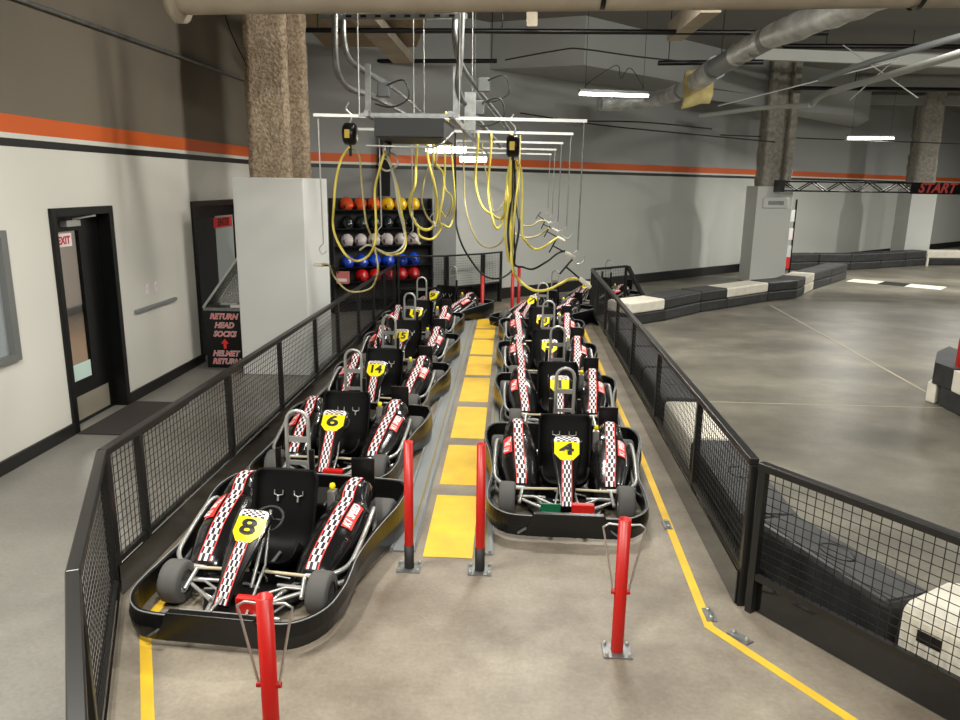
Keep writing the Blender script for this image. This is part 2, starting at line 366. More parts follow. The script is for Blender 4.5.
# ---- window at the photo's left edge
wn = empty('window_1', (XW, 5.78, 0)); struct(wn, 'grey framed window at the left edge of the wall')
f = MB(); f.box(XW-.05, XW+.04, 5.15, 5.22, .93, 2.06); f.box(XW-.05, XW+.04, 6.19, 6.27, .93, 2.06); f.box(XW-.05, XW+.04, 5.22, 6.19, .93, .99); f.box(XW-.05, XW+.04, 5.22, 6.19, 2.0, 2.06)
doorpart(wn, f, 'window_frame', mat('grey_window_frame', (120, 122, 120), .5, .3))
doorpart(wn, MB().box(XW-.03, XW-.02, 5.22, 6.19, .99, 2.0), 'window_pane', mat('window_glass', (150, 156, 158), .15))

# ---- columns
def column_box(x0, x1, y0, y1, label):
    o = MB().box(x0, x1, y0, y1, 0, 2.54).build('column_casing', M['box'], bevel=.01); struct(o, label); return o
column_box(-3.6, -2.7, 9.5, 10.7, 'boxed pale grey column base on the left')
column_box(6.2, 7.12, 20.4, 21.4, 'boxed pale grey pillar base beside the track')
column_box(13.5, 14.35, 27.2, 28.2, 'far boxed pillar base under the start gantry')
def lumpy(mb, x0, x1, y0, y1, z0, z1, m, amp=.02, dz=.09):
    # rough sprayed skin round a rectangular section
    rows = []; n = max(2, int((z1-z0)/dz))
    def per():
        k = 7; p = []
        for i in range(k): p.append((x0+(x1-x0)*i/k, y0, 0, -1))
        for i in range(max(2, k//2)): p.append((x1, y0+(y1-y0)*i/max(2, k//2), 1, 0))
        for i in range(k): p.append((x1-(x1-x0)*i/k, y1, 0, 1))
        for i in range(max(2, k//2)): p.append((x0, y1-(y1-y0)*i/max(2, k//2), -1, 0))
        return p
    pp = per()
    for j in range(n+1):
        z = z0+(z1-z0)*j/n
        rows.append([(x+nx*random.uniform(-amp, amp)+random.uniform(-amp, amp)*.3, y+ny*random.uniform(-amp, amp), z+random.uniform(-.3, .3)*dz*(0 < j < n)) for x, y, nx, ny in pp])
    mb.grid(rows, m, True, close=True)
    return mb
c = MB(); lumpy(c, -3.42, -2.90, 9.66, 9.76, 2.54, ZC, None); lumpy(c, -3.21, -3.1, 9.76, 10.38, 2.54, ZC, None); lumpy(c, -3.42, -2.86, 10.38, 10.5, 2.54, ZC, None)
struct(c.build('column_shaft', M['spray']), 'fireproofed steel column on the left, brown and rough')
c = MB(); lumpy(c, 6.34, 6.52, 20.5, 21.2, 2.54, ZC, None, .025, .15); lumpy(c, 6.52, 6.9, 20.8, 20.92, 2.54, ZC, None, .025, .15); lumpy(c, 6.9, 7.06, 20.5, 21.2, 2.54, ZC, None, .025, .15)
struct(c.build('column_shaft', M['spray2']), 'fireproofed steel column above the track pillar, grey and rough')
c = MB(); lumpy(c, 13.6, 14.25, 27.3, 28.0, 2.54, ZC, None, .03, .15); struct(c.build('column_shaft', M['spray2']), 'far fireproofed column near the photo\'s right edge')

# ---- floor markings
pads = [(4.69, 5.74), (5.97, 6.96), (7.17, 8.26), (8.47, 9.6), (9.74, 10.87), (11.0, 12.1), (12.2, 13.0), (13.1, 14.05)]
ordn = ['nearest', 'second nearest', 'third nearest', 'fourth nearest', 'fifth nearest', 'sixth nearest', 'second farthest', 'farthest']
for i, (a, b) in enumerate(pads):
    xs = lambda y, e: e-.013*(y-4.7)
    o = MB().prism([(xs(a, -.6), a), (xs(a, -.26), a), (xs(b, -.26), b), (xs(b, -.6), b)], .0005, .004).build('floor_pad', M['yellow'])
    tag(o, '%s yellow pad painted along the walkway between the kart rows' % ordn[i], 'floor pad', 'yellow pads between the kart rows')
o = MB().prism([(-.74, 14.4), (-.5, 14.4), (-.62, 15.0), (-.78, 14.9)], .0005, .004).build('floor_marking', M['yellow']); tag(o, 'small yellow triangle painted at the far end of the walkway', 'floor marking')
for x0, x1, lab in ((-.84, -.66, 'grey metal guide channel on the floor left of the yellow pads'), (-.21, -.12, 'grey metal guide channel on the floor right of the yellow pads')):
    r = empty('guide_channel', ((x0+x1)/2, 4.75, 0)); tag(r, lab, 'floor channel', None)
    k = -.011; mb = MB(); n = (x1-x0)/2
    mb.prism([(-n, 0), (n, 0), (n+k*9.5, 9.5), (-n+k*9.5, 9.5)], 0, .012, M['duct'])
    mb.build('channel_plate', None, parent=r)
    e = MB(); e.bar((n-.02, 0, .02), (n-.02+k*9.5, 9.5, .02), .022, .02); e.bar((-n+.015, 0, .02), (-n+.015+k*9.5, 9.5, .02), .02, .02); e.build('channel_lip', M['duct'], parent=r)
    MB().bar((n-.055, 0, .014), (n-.055+k*9.5, 9.5, .014), .012, .004).build('yellow_line', mat('worn_yellow', (140, 122, 62), .7), parent=r)
def ribbon(pts, wd, z0=.0005, z1=.003):
    mb = MB()
    P_ = [Vector((x, y)) for x, y in pts]; L, Rr = [], []
    for i, p in enumerate(P_):
        d1_ = (P_[i]-P_[i-1]).normalized() if i else (P_[1]-P_[0]).normalized(); d2_ = (P_[i+1]-P_[i]).normalized() if i < len(P_)-1 else d1_
        d = (d1_+d2_).normalized(); n = Vector((-d.y, d.x)); k = wd/2/max(.4, n.dot(Vector((-d1_.y, d1_.x)))); L.append(p+n*k); Rr.append(p-n*k)
    for i in range(len(P_)-1):
        mb.prism([tuple(Rr[i]), tuple(Rr[i+1]), tuple(L[i+1]), tuple(L[i])], z0, z1)
    return mb
tag(ribbon([(1.2, 14.0), (1.22, 6.8), (1.17, 3.98), (1.66, 3.24), (2.3, 2.3)], .055).build('floor_line', M['yellow']), 'long yellow floor line along the foot of the right fence', 'floor line')
tag(ribbon([(-2.1, 13.8), (-2.1, 3.78), (-1.7, 3.0), (-1.2, 2.0)], .06).build('floor_line', M['yellow']), 'yellow floor line running from under the number 8 kart', 'floor line')
for i, (a, b, c_, wd) in enumerate([((2.0, 8.76), (12, 8.8), 'track joint', .02), ((5.55, 16.61), (5.2, 8.8), 'x', .035)]):
    struct(ribbon([a, b], wd, .0003, .0015).build('floor_joint', mat('joint_sealant', (178, 168, 148), .7)))
ck = [(9.35, 21.6), (10.0, 21.15), (10.5, 20.7), (11.15, 20.15)]
for i in range(3):
    a, b = Vector(ck[i]), Vector(ck[i+1]); d = Vector((.25, .32))
    o = MB().prism([tuple(a-d), tuple(b-d), tuple(b+d), tuple(a+d)], .0005, .004).build('floor_marking', M['barwht'] if i != 1 else M['rubber'])
    tag(o, ['white block painted on the track, left of the black one', 'black block painted on the track between two white ones', 'white block painted on the track, right of the black one'][i], 'floor marking', 'painted blocks across the far track')
tag(MB().box(-4.36, -3.72, 6.95, 8.1, .001, .014).build('door_mat', M['mat'], bevel=.004), 'dark brown rubber mat on the floor before the exit door', 'door mat')

# ================================================================ CEILING SERVICES
def simple(mb, name, m, label, cat, group=None, **k):
    o = mb.build(name, m, **k); return tag(o, label, cat, group)
# broad tan pipe across the top of the photo
r = empty('ceiling_pipe', (0, 6.6, 4.04)); tag(r, 'thick tan pipe across the very top of the photo', 'pipe')
MB().tube([(-2.9, 0, -.02), (9, .1, .14)], .185, 20).build('pipe', M['tanpipe'], parent=r)
MB().lathe([(.0, -.05), (.25, -.05), (.25, .02), (.0, .02)], (-2.85, 0, -.02), 'x', 20).build('flange', M['tanpipe'], parent=r)
for x in (-.95, .63, 3.1): MB().tube([(x-.02, -.0, 1.5), (x, 0, .19)], .012, 6).lathe([(.195, -.02), (.197, .02)], (x, 0, .04), 'x', 20).build('pipe_hanger', M['blk'], parent=r)
# dark sprinkler pipes on hangers
def pipe_run(p, q, rad, lab, hang, m='blk'):
    r = empty('sprinkler_pipe', p); tag(r, lab, 'pipe', None); p = Vector(p); q = Vector(q); mb = MB().tube([(0, 0, 0), q-p], rad, 8)
    mb.build('pipe', M[m], parent=r)
    for t in hang:
        s = (q-p)*t; MB().tube([s, s+Vector((0, 0, ZC-p.z-s.z))], .01, 5).build('hanger_rod', M['blk'], parent=r)
pipe_run(at(292, 30, 11.0), at(828, 33, 11.0), .035, 'long dark pipe just below the top of the photo', (.05, .4, .75))
pipe_run(at(322, 61, 15.0), at(497, 61, 15.0), .04, 'short dark pipe ahead of the brown deck panel', (.2, .97))
pipe_run(at(658, 63, 15.0), at(763, 62, 15.0), .045, 'dark pipe crossing behind the foil duct', (.1, .6))
pipe_run(at(783, 46, 17.0), at(1000, 47, 17.0), .05, 'dark pipe right of the track column', (.2, .6))
pipe_run(at(793, 88, 20.0), at(1000, 90, 20.0), .05, 'dark lower pipe at the photo\'s right edge', (.3,))
# brown deck panel and ribs
simple(MB().prism([(-3.2, 10.6), (-1.2, 10.6), (-1.85, 13.9), (-3.45, 13.9)], 4.8, 4.95), 'ceiling_panel', M['bronze'], 'tan ceiling deck panel above the hanging conduits', 'ceiling panel')
simple(MB().bar(at(362, 14, 10.6), at(403, 59, 13.7), .34, .14, m=None), 'ceiling_beam', M['tanpipe'], 'wide tan beam above the silver conduits', 'beam')
# joists
jl = ['joist crossing above the middle of the lane', 'joist crossing above the far track', 'joist crossing above the start gantry']
for i, y in enumerate((19.0, 23.0, 27.0)):
    simple(MB().bar((7.6, y, 5.45), (24, y+1.5, 5.45), .18, .3), 'ceiling_beam', M['wall_up'], 'grey ' + jl[i], 'beam', 'grey joists under the ceiling')
# tan stub beams
simple(MB().bar(at(675, 32, 12), at(712, 0, 9), .22, .25), 'ceiling_beam', M['tanpipe'], 'tan angled beam stub left of the foil duct', 'beam')
simple(MB().bar(at(532, 27, 10.5), at(532, -20, 10.5), .14, .1), 'ceiling_hanger', M['tanpipe'], 'short tan bracket hanging below the thick pipe', 'bracket')
# foil duct
dp = [at(600, 103, 16.9), at(650, 100, 17.1), at(683, 90, 15.3), at(715, 68, 12.6), at(735, 56, 11.6), at(770, 37, 10.3), at(815, 20, 9.2)]
r = empty('foil_duct', (3, 12, 4.3)); tag(r, 'shiny foil wrapped duct running under the ceiling beside the lane', 'duct')
def rel(ps, o): return [Vector(p)-o.location for p in ps]
def wob(ps, rr, n=5):
    q = smooth_path(ps, n); return q, [rr*random.uniform(.9, 1.1) for _ in q]
q, rr = wob([dp[0], dp[1], dp[2], dp[3]], .16, 8); MB().tube(rel(q, r), rr, 16).build('duct_wrap', M['foil'], parent=r)
MB().tube(rel([dp[3], dp[5]], r), .145, 18).build('bare_duct', M['duct'], parent=r)
q, rr = wob([dp[4]+Vector((0, -.1, .0)), dp[5], dp[6], at(905, -16, 7.5)], .15, 8); MB().tube(rel(q, r), rr, 16).build('duct_wrap', M['foil'], parent=r)
for p_, q_ in ((dp[2], dp[3]), (dp[3], dp[4])):
    d = (q_-p_).normalized(); MB().tube(rel([p_, p_+d*.06], r), .175, 18).build('duct_band', M['duct'], parent=r)
ip = at(700, 92, 14.2); a = ip-r.location
mb = MB(); rows = []
for j in range(5):
    rows.append([a+Vector((-.28+.16*i+random.uniform(-.03, .03), .05*math.sin(i*1.7), -.28+.16*j+random.uniform(-.03, .03)+.03*i)) for i in range(4)])
mb.grid(rows); o = mb.build('loose_insulation', M['insul'], parent=r); sd = o.modifiers.new('s', 'SOLIDIFY'); sd.thickness = .05
# white pvc style pipe falling to the right
q = smooth_path([at(813, 104, 17.5), at(817, 99, 17.2), at(830, 92, 16.2), at(880, 78, 14.2), at(965, 52, 11.2)], 6)
simple(MB().tube(q, .06, 12), 'ceiling_pipe', M['pvc'], 'pale round pipe slanting up to the right edge', 'pipe')
q = [at(700, 116, 20), at(760, 108, 19), at(810, 105, 17.5)]
simple(MB().tube(q, .055, 10), 'ceiling_pipe', M['pvc'], 'pale pipe passing behind the track column', 'pipe')
simple(MB().tube([at(820, 80, 15), at(870, 62, 14), at(965, 35, 12)], .05, 10), 'ceiling_pipe', M['duct'], 'grey pipe above the pale slanting pipe', 'pipe')
simple(MB().bar(at(755, 54, 17), at(965, 62, 17), .12, .22), 'ceiling_beam', M['pvc'], 'pale flat beam behind the ceiling wires at right', 'beam')
# crossing wires
wl = [((718, 106), (900, 60), 16, 'thin pale wire slanting over the track column'), ((843, 45), (918, 98), 16, 'thin pale brace wire falling to the right'), ((850, 100), (900, 55), 16, 'thin pale brace wire rising to the right')]
for a, b, y, lab in wl: simple(MB().tube([at(*a, y), at(*b, y-1)], .012, 5), 'ceiling_wire', M['pvc'], lab, 'wire', 'thin wires under the ceiling')
sg = [([(505, 60), (560, 50), (582, 49), (640, 57), (700, 63)], 14.5, 'dark sagging wire above the hanging tube light'),
      ([(500, 118), (560, 121), (640, 122), (712, 129)], 16, 'dark wire above the orange stripe'),
      ([(520, 113), (600, 125), (700, 135), (775, 142)], 16.5, 'dark wire slanting down to the track column'),
      ([(720, 135), (850, 140), (965, 144)], 21, 'dark wire passing behind the far tube light')]
for pts, y, lab in sg: simple(MB().tube(smooth_path([at(*p, y) for p in pts], 4), .014, 5), 'ceiling_wire', M['bcable'], lab, 'wire', 'thin wires under the ceiling')
# conduit along left wall
simple(MB().tube([(XW+.03, 3, 3.97), (XW+.03, 13.9, 4.06)], .022, 8), 'wall_conduit', M['steel'], 'thin conduit along the upper left wall', 'conduit')
simple(MB().tube(smooth_path([at(222, 0, 10.2), at(230, 30, 9.8), at(247, 66, 9.6)], 5), .008, 5), 'ceiling_wire', M['bcable'], 'thin dark wire left of the brown column', 'wire', 'thin wires under the ceiling')

# ---- tube lights
def tube_light(loc, L, rz, lab, hang=True, power=60, wdt=.10):
    r = empty('tube_light', loc, rz); tag(r, lab, 'light')
    MB().box(-L/2, L/2, -wdt/2, wdt/2, .02, .07).build('housing', M['steel'], parent=r, bevel=.006)
    MB().box(-L/2+.01, L/2-.01, -wdt/2+.008, wdt/2-.008, -.025 if wdt < .2 else -.07, .018).build('diffuser', M['diff'], parent=r, bevel=.012)
    if hang:
        for x in (-L/2+.1, L/2-.1): MB().tube([(x, 0, .07), (x, 0, ZC-loc[2])], .004, 4).build('hanger_wire', M['bcable'], parent=r)
    a = area('lamp_light', (0, 0, -.04), L*.95, wdt*1.4, power); a.parent = r
    return r
r = tube_light((1.51, 13.05, 3.95), 1.18, .2, 'lit tube light hanging left of the foil duct', power=110)
MB().tube(smooth_path([(-.5, 0, .07), (-.45, 0, .16), (-.1, 0, .4), (.05, 0, .44), (.1, 0, .25), (.25, 0, .42), (.5, 0, .12)], 6), .006, 5).build('supply_cord', M['bcable'], parent=r)
tube_light((9.1, 20.85, 3.8), 1.15, -.1, 'lit tube light right of the track column', power=140)
tube_light((12.2, 20.9, 3.75), 1.15, -.1, 'tube light cut by the photo\'s right edge', power=120)
tube_light(tuple(at(446, 148, 12.1)), .64, .1, 'lit light under the hanging tray, nearer of two', power=60, wdt=.3, hang=False)
tube_light(tuple(at(473, 158, 14.6)), .52, .1, 'lit light under the hanging tray, farther of two', power=16, wdt=.3, hang=False)

# ================================================================ CHARGING GANTRY
GZ = 3.07
g = empty('cable_gantry', (-.95, 7.0, GZ)); tag(g, 'hanging steel frame that carries the charging cables', 'frame')
def gpart(mb, name, m, **k):
    mb.v = [(v[0]+.95, v[1]-7.0, v[2]-GZ) for v in mb.v]; return mb.build(name, m, parent=g, **k)
tr = MB(); tr.box(-1.3, -.68, 6.9, 6.93, GZ-.17, GZ-.01); tr.box(-1.3, -1.28, 6.93, 8.0, GZ-.17, GZ-.01); tr.box(-.7, -.68, 6.93, 8.0, GZ-.17, GZ-.01); tr.box(-1.3, -.68, 6.93, 8.0, GZ-.18, GZ-.17)
gpart(tr, 'cable_tray', mat('dark_steel_tray', (46, 47, 46), .5, .3))
gpart(MB().bar((-.62, 6.85, GZ+.02), (-.66, 15.6, GZ), .04, .05), 'side_rail', M['steel']); gpart(MB().bar((-1.36, 6.85, GZ+.02), (-1.36, 15.6, GZ), .04, .05), 'side_rail', M['steel'])
BY = [7.2, 9.0, 11.0, 13.0, 15.0]
gpart(MB().bar((-1.42, 6.9, GZ+.01), (-.55, 6.9, GZ+.01), .04, .03), 'front_rail', M['steel'])
for i, y in enumerate(BY):
    gpart(MB().bar((-1.92, y, GZ+.03), (.6, y, GZ+.0), .028, .028), 'cross_bar', M['lightsteel'])
for x, y in ((-1.45, 7.0), (-1.15, 8.4), (-.6, 7.6), (-1.3, 10.5), (-.66, 10.5), (-.8, 13.5)):
    gpart(MB().tube([(x, y, GZ), (x, y, ZC)], .007, 5), 'hanger_rod', M['lightsteel'])
gpart(MB().box(-.62, -.5, 8.6, 8.68, GZ, GZ+.4), 'upright_channel', M['steel'])
gpart(MB().tube([(-1.38, 6.92, GZ-.25), (-.78, 6.92, GZ-.26), (-.7, 7.0, GZ-.22), (-.64, 7.4, GZ-.1)], .012, 6), 'tray_lip', M['lightsteel'])
# crossing unistrut with conduits
r = empty('support_channel', at(394, 17, 8.3)); tag(r, 'slotted steel channel near the ceiling holding the conduits', 'channel')
a = at(320, 17, 8.3)-r.location; b = at(467, 16, 8.3)-r.location
MB().bar(a, b, .05, .05).build('channel', M['steel'], parent=r)
MB().bar(a+Vector((.6, -.02, .07)), b+Vector((-.2, -.02, .07)), .02, .01).build('upper_rail', M['lightsteel'], parent=r)
for i in range(9):
    p = a+(b-a)*((i+1)/10); MB().box(p.x-.03, p.x+.03, p.y-.029, p.y-.026, p.z-.012, p.z+.012).build('slot', M['blk'], parent=r)
def conduit(px, ys, rad, lab, m='steel', group='conduits over the charging frame'):
    q = smooth_path([at(u, v, y) for (u, v), y in zip(px, ys)], 7); simple(MB().tube(q, rad, 10), 'conduit', M[m], lab, 'conduit', group)
conduit([(334, -30), (335, 12), (335, 50), (338, 74), (349, 88), (372, 96), (400, 110), (418, 122)], [8.2, 8.2, 8.2, 8.3, 8.6, 9.2, 10.5, 11.5], .035, 'outermost left silver conduit bending down to the frame')
conduit([(342, -30), (343, 16), (344, 42), (350, 60), (366, 72), (400, 92), (425, 115), (440, 128)], [8.4, 8.4, 8.4, 8.5, 9.0, 10.3, 12, 13.5], .033, 'second silver conduit from the left, bending less low')
conduit([(455, -30), (455, 18), (455, 40), (460, 62), (474, 85), (500, 118), (515, 140)], [8.4, 8.4, 8.4, 8.8, 9.6, 11.5, 13], .032, 'silver conduit falling behind the right frame post')
conduit([(463, -30), (462, 18), (460, 60), (458, 90), (468, 108), (484, 128), (500, 146)], [8.2, 8.2, 8.2, 8.3, 8.8, 10, 12], .033, 'rightmost silver conduit, straight then bending to the right')
simple(MB().bar(at(368, 64, 8.0), at(368, 114, 8.0), .05, .05), 'support_post', M['steel'], 'grey channel post standing on the left of the cable tray', 'post')
simple(MB().bar(at(456, 66, 8.6), at(456, 118, 8.6), .06, .06), 'support_post', M['steel'], 'grey channel post right of the cable tray', 'post')
for i, (u, v, y) in enumerate([(384, 90, 9.3), (484, 85, 9.6), (478, 108, 9.0)]):
    p = at(u, v, y); r = empty('junction_box', p); tag(r, ['junction box behind the left channel post', 'upper junction box right of the conduits', 'lower junction box beside the right rail'][i], 'junction box', 'grey electrical boxes on the frame')
    MB().box(-.07, .07, -.05, .05, -.08, .08).build('box', M['darkbox'], parent=r, bevel=.01)
    MB().tube(smooth_path([(.05, -.05, .05), (.25, -.08, .1), (.3, -.08, -.1), (.1, -.08, -.2), (-.1, -.05, -.16)], 5), .01, 6).build('cord', M['bcable'], parent=r)
# hang rods with hooks
lr = [(1.90,), (2.02,), (1.98,), (2.0,), (2.06,)]
oname = ['nearest', 'second nearest', 'middle', 'second farthest', 'farthest']
for i, y in enumerate(BY):
    r = empty('hook_rod', (.575, y, GZ)); tag(r, 'thin hook rod hanging from the right bar ends, %s' % oname[i], 'hook rod', 'hook rods on the right bar ends')
    L = GZ-lr[i][0]
    MB().tube([(0, 0, 0), (-.01, 0, -L)], .007, 6).build('rod', M['steel'], parent=r)
    MB().tube(smooth_path([(-.01, 0, -L), (-.05, 0, -L-.04), (-.05, 0, -L-.1), (0, 0, -L-.13), (.05, 0, -L-.1), (.055, 0, -L-.05)], 4), .006, 6).build('hook', M['lightsteel'], parent=r)
for i, (x, y, L) in enumerate([(-1.88, 7.2, 1.15), (-1.33, 7.3, .98), (-1.26, 9.0, 1.12), (-1.02, 9.0, .92)]):
    r = empty('hook_rod', (x, y, GZ)); tag(r, ['thin hook rod at the left end of the nearest bar', 'pale hook rod hanging below the left edge of the tray', 'hook rod hanging before the helmet shelves', 'hook rod hanging inside the yellow cable loops'][i], 'hook rod', 'hook rods on the left side')
    MB().tube([(0, 0, 0), (.01, 0, -L)], .007, 6).build('rod', M['lightsteel'], parent=r)
    MB().tube(smooth_path([(.01, 0, -L), (-.03, 0, -L-.05), (.0, 0, -L-.1), (.04, 0, -L-.07)], 4), .006, 6).build('hook', M['lightsteel'], parent=r)
# balancers
def reel(p, lab):
    r = empty('cable_balancer', p); tag(r, lab, 'balancer', 'cable balancers on the nearest bar')
    MB().lathe([(0, -.06), (.08, -.06), (.1, -.04), (.1, .04), (.08, .06), (0, .06)], (0, 0, 0), 'x', 18).build('housing', M['blk'], parent=r)
    MB().box(-.03, .015, -.1, -.092, -.04, .035).build('yellow_label', M['ylabel'], parent=r)
    MB().tube(smooth_path([(0, 0, .28), (-.03, 0, .22), (.02, 0, .16), (0, 0, .09)], 4), .009, 6).build('hook', M['lightsteel'], parent=r)
    MB().tube([(0, 0, -.09), (0, 0, -.2)], .014, 6).build('clamp', M['blk'], parent=r)
reel(at(350, 134, 7.2), 'black cable balancer with yellow label, on the left of the tray'); reel(at(513, 146, 7.2), 'black cable balancer with yellow label, above the thick cable bundle')
p = at(385, 150, 7.6); r = empty('cable_balancer', p); tag(r, 'dark balancer with a chrome cap and knotted cable under the tray', 'balancer')
MB().tube([(0, 0, .2), (0, 0, .02)], .07, 12).build('housing', M['blk'], parent=r); MB().lathe([(0, -.06), (.03, -.05), (.035, 0), (.03, .05), (0, .07)], (.02, -.07, .0), 'z', 12).build('chrome_cap', M['lightsteel'], parent=r)
MB().tube(smooth_path([(-.05, 0, -.1), (.0, .03, -.03), (.1, 0, -.05), (.12, 0, -.14), (.02, -.03, -.2), (-.06, 0, -.14), (0, .02, -.08), (.06, 0, -.16)], 5), .01, 6).build('knot', M['wcable'], parent=r)

def plug(p, ax, lab, s=1.0):
    r = empty('charging_plug', p); tag(r, lab, 'plug', 'charging plugs'); ax = Vector(ax).normalized(); n = ax.cross(Vector((0, 1, 0))).normalized()
    MB().bar(-ax*.10*s, ax*.10*s, .075*s, .06*s).build('plug_body', M['wcable'], parent=r, bevel=.012)
    MB().tube([-ax*.10*s, -ax*.34*s], .014*s, 6).build('stem', M['blk'], parent=r)
    MB().tube([-ax*.34*s-n*.13*s, -ax*.34*s+n*.13*s], .014*s, 6).build('handle', M['blk'], parent=r)
pl = [((585, 283), 6.9, (.62, 0, -.5), 'lowest, by the far fence end'), ((570, 255), 7.25, (.75, 0, -.38), 'below the nearest right hook rod'),
      ((561, 239), 9.0, (.75, 0, -.38), 'third up from the fence'), ((555, 230), 11.0, (.75, 0, -.35), 'fourth up from the fence'), ((547, 222), 13.0, (.7, 0, -.5), 'fifth up from the fence')]
for (u, v), y, ax, lab in pl: plug(at(u, v, y), ax, 'grey plug with black T handle, '+lab, .68 if y < 7 else .55)
plug(at(319, 265, 7.3), (-1, 0, .05), 'dark plug held against the bright side of the left column', .55)
p0 = Vector((-1.2, 9.0, GZ-1.25)); plug(p0, (.7, 0, -.6), 'silver plug hanging among the cables before the white helmets', .5); plug(Vector((-1.0, 9.0, GZ-1.04)), (.3, 0, -.9), 'small plug inside the yellow cable loops', .4)

cab = [
 ('ycable', 7.15, .015, [(349, 147), (341, 160), (336, 180), (334, 205), (333, 225), (337, 240), (346, 255), (357, 261), (368, 256), (375, 243), (376, 220), (375, 190), (380, 168), (385, 152)], 'tan and yellow cable looping widely below the left balancer'),
 ('tcable', 7.3, .012, [(350, 147), (359, 156), (362, 187), (366, 221), (372, 238), (375, 249), (378, 269), (374, 284), (367, 290), (354, 292), (344, 288), (334, 276), (329, 265), (322, 264)], 'long tan cable dropping from the left balancer to the plug by the column'),
 ('wcable', 7.5, .013, [(386, 152), (391, 167), (395, 183), (399, 210), (404, 230), (404, 244), (396, 252), (386, 253), (377, 249), (368, 245), (360, 250)], 'pale cable curving in front of the white helmets'),
 ('ycable', 7.6, .016, [(387, 150), (392, 170), (398, 190), (402, 215), (406, 240), (402, 252), (390, 255), (378, 250)], 'thick yellow cable right of the knotted balancer'),
 ('ycable', 8.4, .022, [(417, 145), (416, 165), (415, 185), (410, 198), (411, 213), (417, 225), (426, 230), (434, 225), (437, 211), (435, 188), (428, 158)], 'bright thick yellow cable loop, leftmost of the central loops'),
 ('tcable', 9.2, .014, [(436, 163), (428, 168), (423, 188), (422, 202), (428, 218), (438, 227)], 'tan cable hanging inside the bright yellow loop'),
 ('ycable', 9.2, .018, [(434, 160), (443, 174), (443, 195), (439, 218), (441, 228), (432, 239), (420, 236), (418, 226)], 'yellow cable sagging lowest among the central loops'),
 ('ycable', 11.0, .018, [(445, 165), (445, 188), (451, 196), (452, 206), (446, 217), (441, 211)], 'short yellow cable loop before the dark wall'),
 ('ycable', 10.0, .014, [(446, 112), (450, 135), (453, 171), (455, 202), (453, 218), (449, 227), (442, 224)], 'yellow cable dropping from the tray corner'),
 ('bcable', 8.6, .015, [(455, 160), (456, 213), (457, 229), (464, 249), (479, 271), (490, 278), (502, 277.5), (512, 270), (515, 256), (514, 236), (513, 160)], 'black cable making the low wide loop above the red posts'),
 ('tcable', 8.9, .013, [(464, 120), (464, 188), (468, 218), (477, 240), (487, 247.5), (498, 245), (505, 234), (507, 210), (507, 190), (511, 165)], 'tan cable making the widest pale loop on the back wall'),
 ('ycable', 9.4, .019, [(478, 145), (475.5, 182), (482, 206), (491, 214), (500, 219), (504, 213), (506, 195), (510, 166)], 'yellow cable with a black section, loop left of the bundle'),
 ('ycable', 9.9, .018, [(491, 150), (488, 188), (491, 212), (496, 228), (502, 223), (506, 205), (511, 168)], 'yellow cable forming the narrow deep loop by the bundle'),
 ('tcable', 10.4, .013, [(483, 155), (491, 199), (495, 212), (505, 200), (510, 180)], 'thin tan cable crossing the narrow yellow loop'),
 ('ycable', 7.2, .014, [(517, 160), (522, 177), (522, 229), (525.5, 241), (534, 249), (542, 248), (550, 243), (557, 238)], 'yellow cable from the bundle up to the third plug'),
 ('tcable', 8.4, .013, [(512, 180), (513, 228), (521, 236), (531, 237.5), (541, 234), (549, 228)], 'tan cable from the bundle to the fourth plug'),
 ('tcable', 9.0, .012, [(519, 190), (521, 222), (531, 226), (539, 221), (545, 221)], 'thin tan cable from the bundle to the fifth plug'),
 ('ycable', 7.15, .017, [(511, 160), (510, 210), (511, 250), (513, 270), (520, 281), (533, 290), (547, 290), (560, 284), (570, 279), (577, 279)], 'yellow cable sagging lowest, from the bundle to the lowest plug'),
 ('bcable', 7.2, .013, [(514, 160), (516, 205), (519, 228), (514, 262), (523, 267), (533, 269), (546, 262), (558, 253), (565, 251)], 'black cable from the bundle to the plug by the hook rod'),
 ('bcable', 7.15, .014, [(512, 160), (511, 200), (508, 230), (510, 255), (515, 275)], 'black cable strand hanging in front of the bundle'),
 ('ycable', 7.25, .014, [(514, 160), (518, 175), (516, 200), (513, 230), (512, 258)], 'yellow strand on the right of the thick bundle'),
 ('ycable', 7.3, .014, [(511, 160), (507, 180), (508, 205), (505, 235), (509, 262)], 'yellow strand on the left of the thick bundle'),
]
for m_, y, rad, px, lab in cab:
    if y > 7.8: y = min(BY[1:4], key=lambda b_: abs(b_-y))
    P3 = [at(u, v, y+.1*math.sin(i*1.9)) for i, (u, v) in enumerate(px)]
    if y > 7.8 and P3[0].z > 2.3: P3 = [Vector((P3[0].x, y, GZ))]+P3
    if y > 7.8 and P3[-1].z > 2.3: P3 = P3+[Vector((P3[-1].x, y, GZ))]
    q = smooth_path(P3, 6)
    simple(MB().tube(q, rad*.8, 7), 'charging_cable', M[m_], lab, 'cable', 'hanging charging cables')

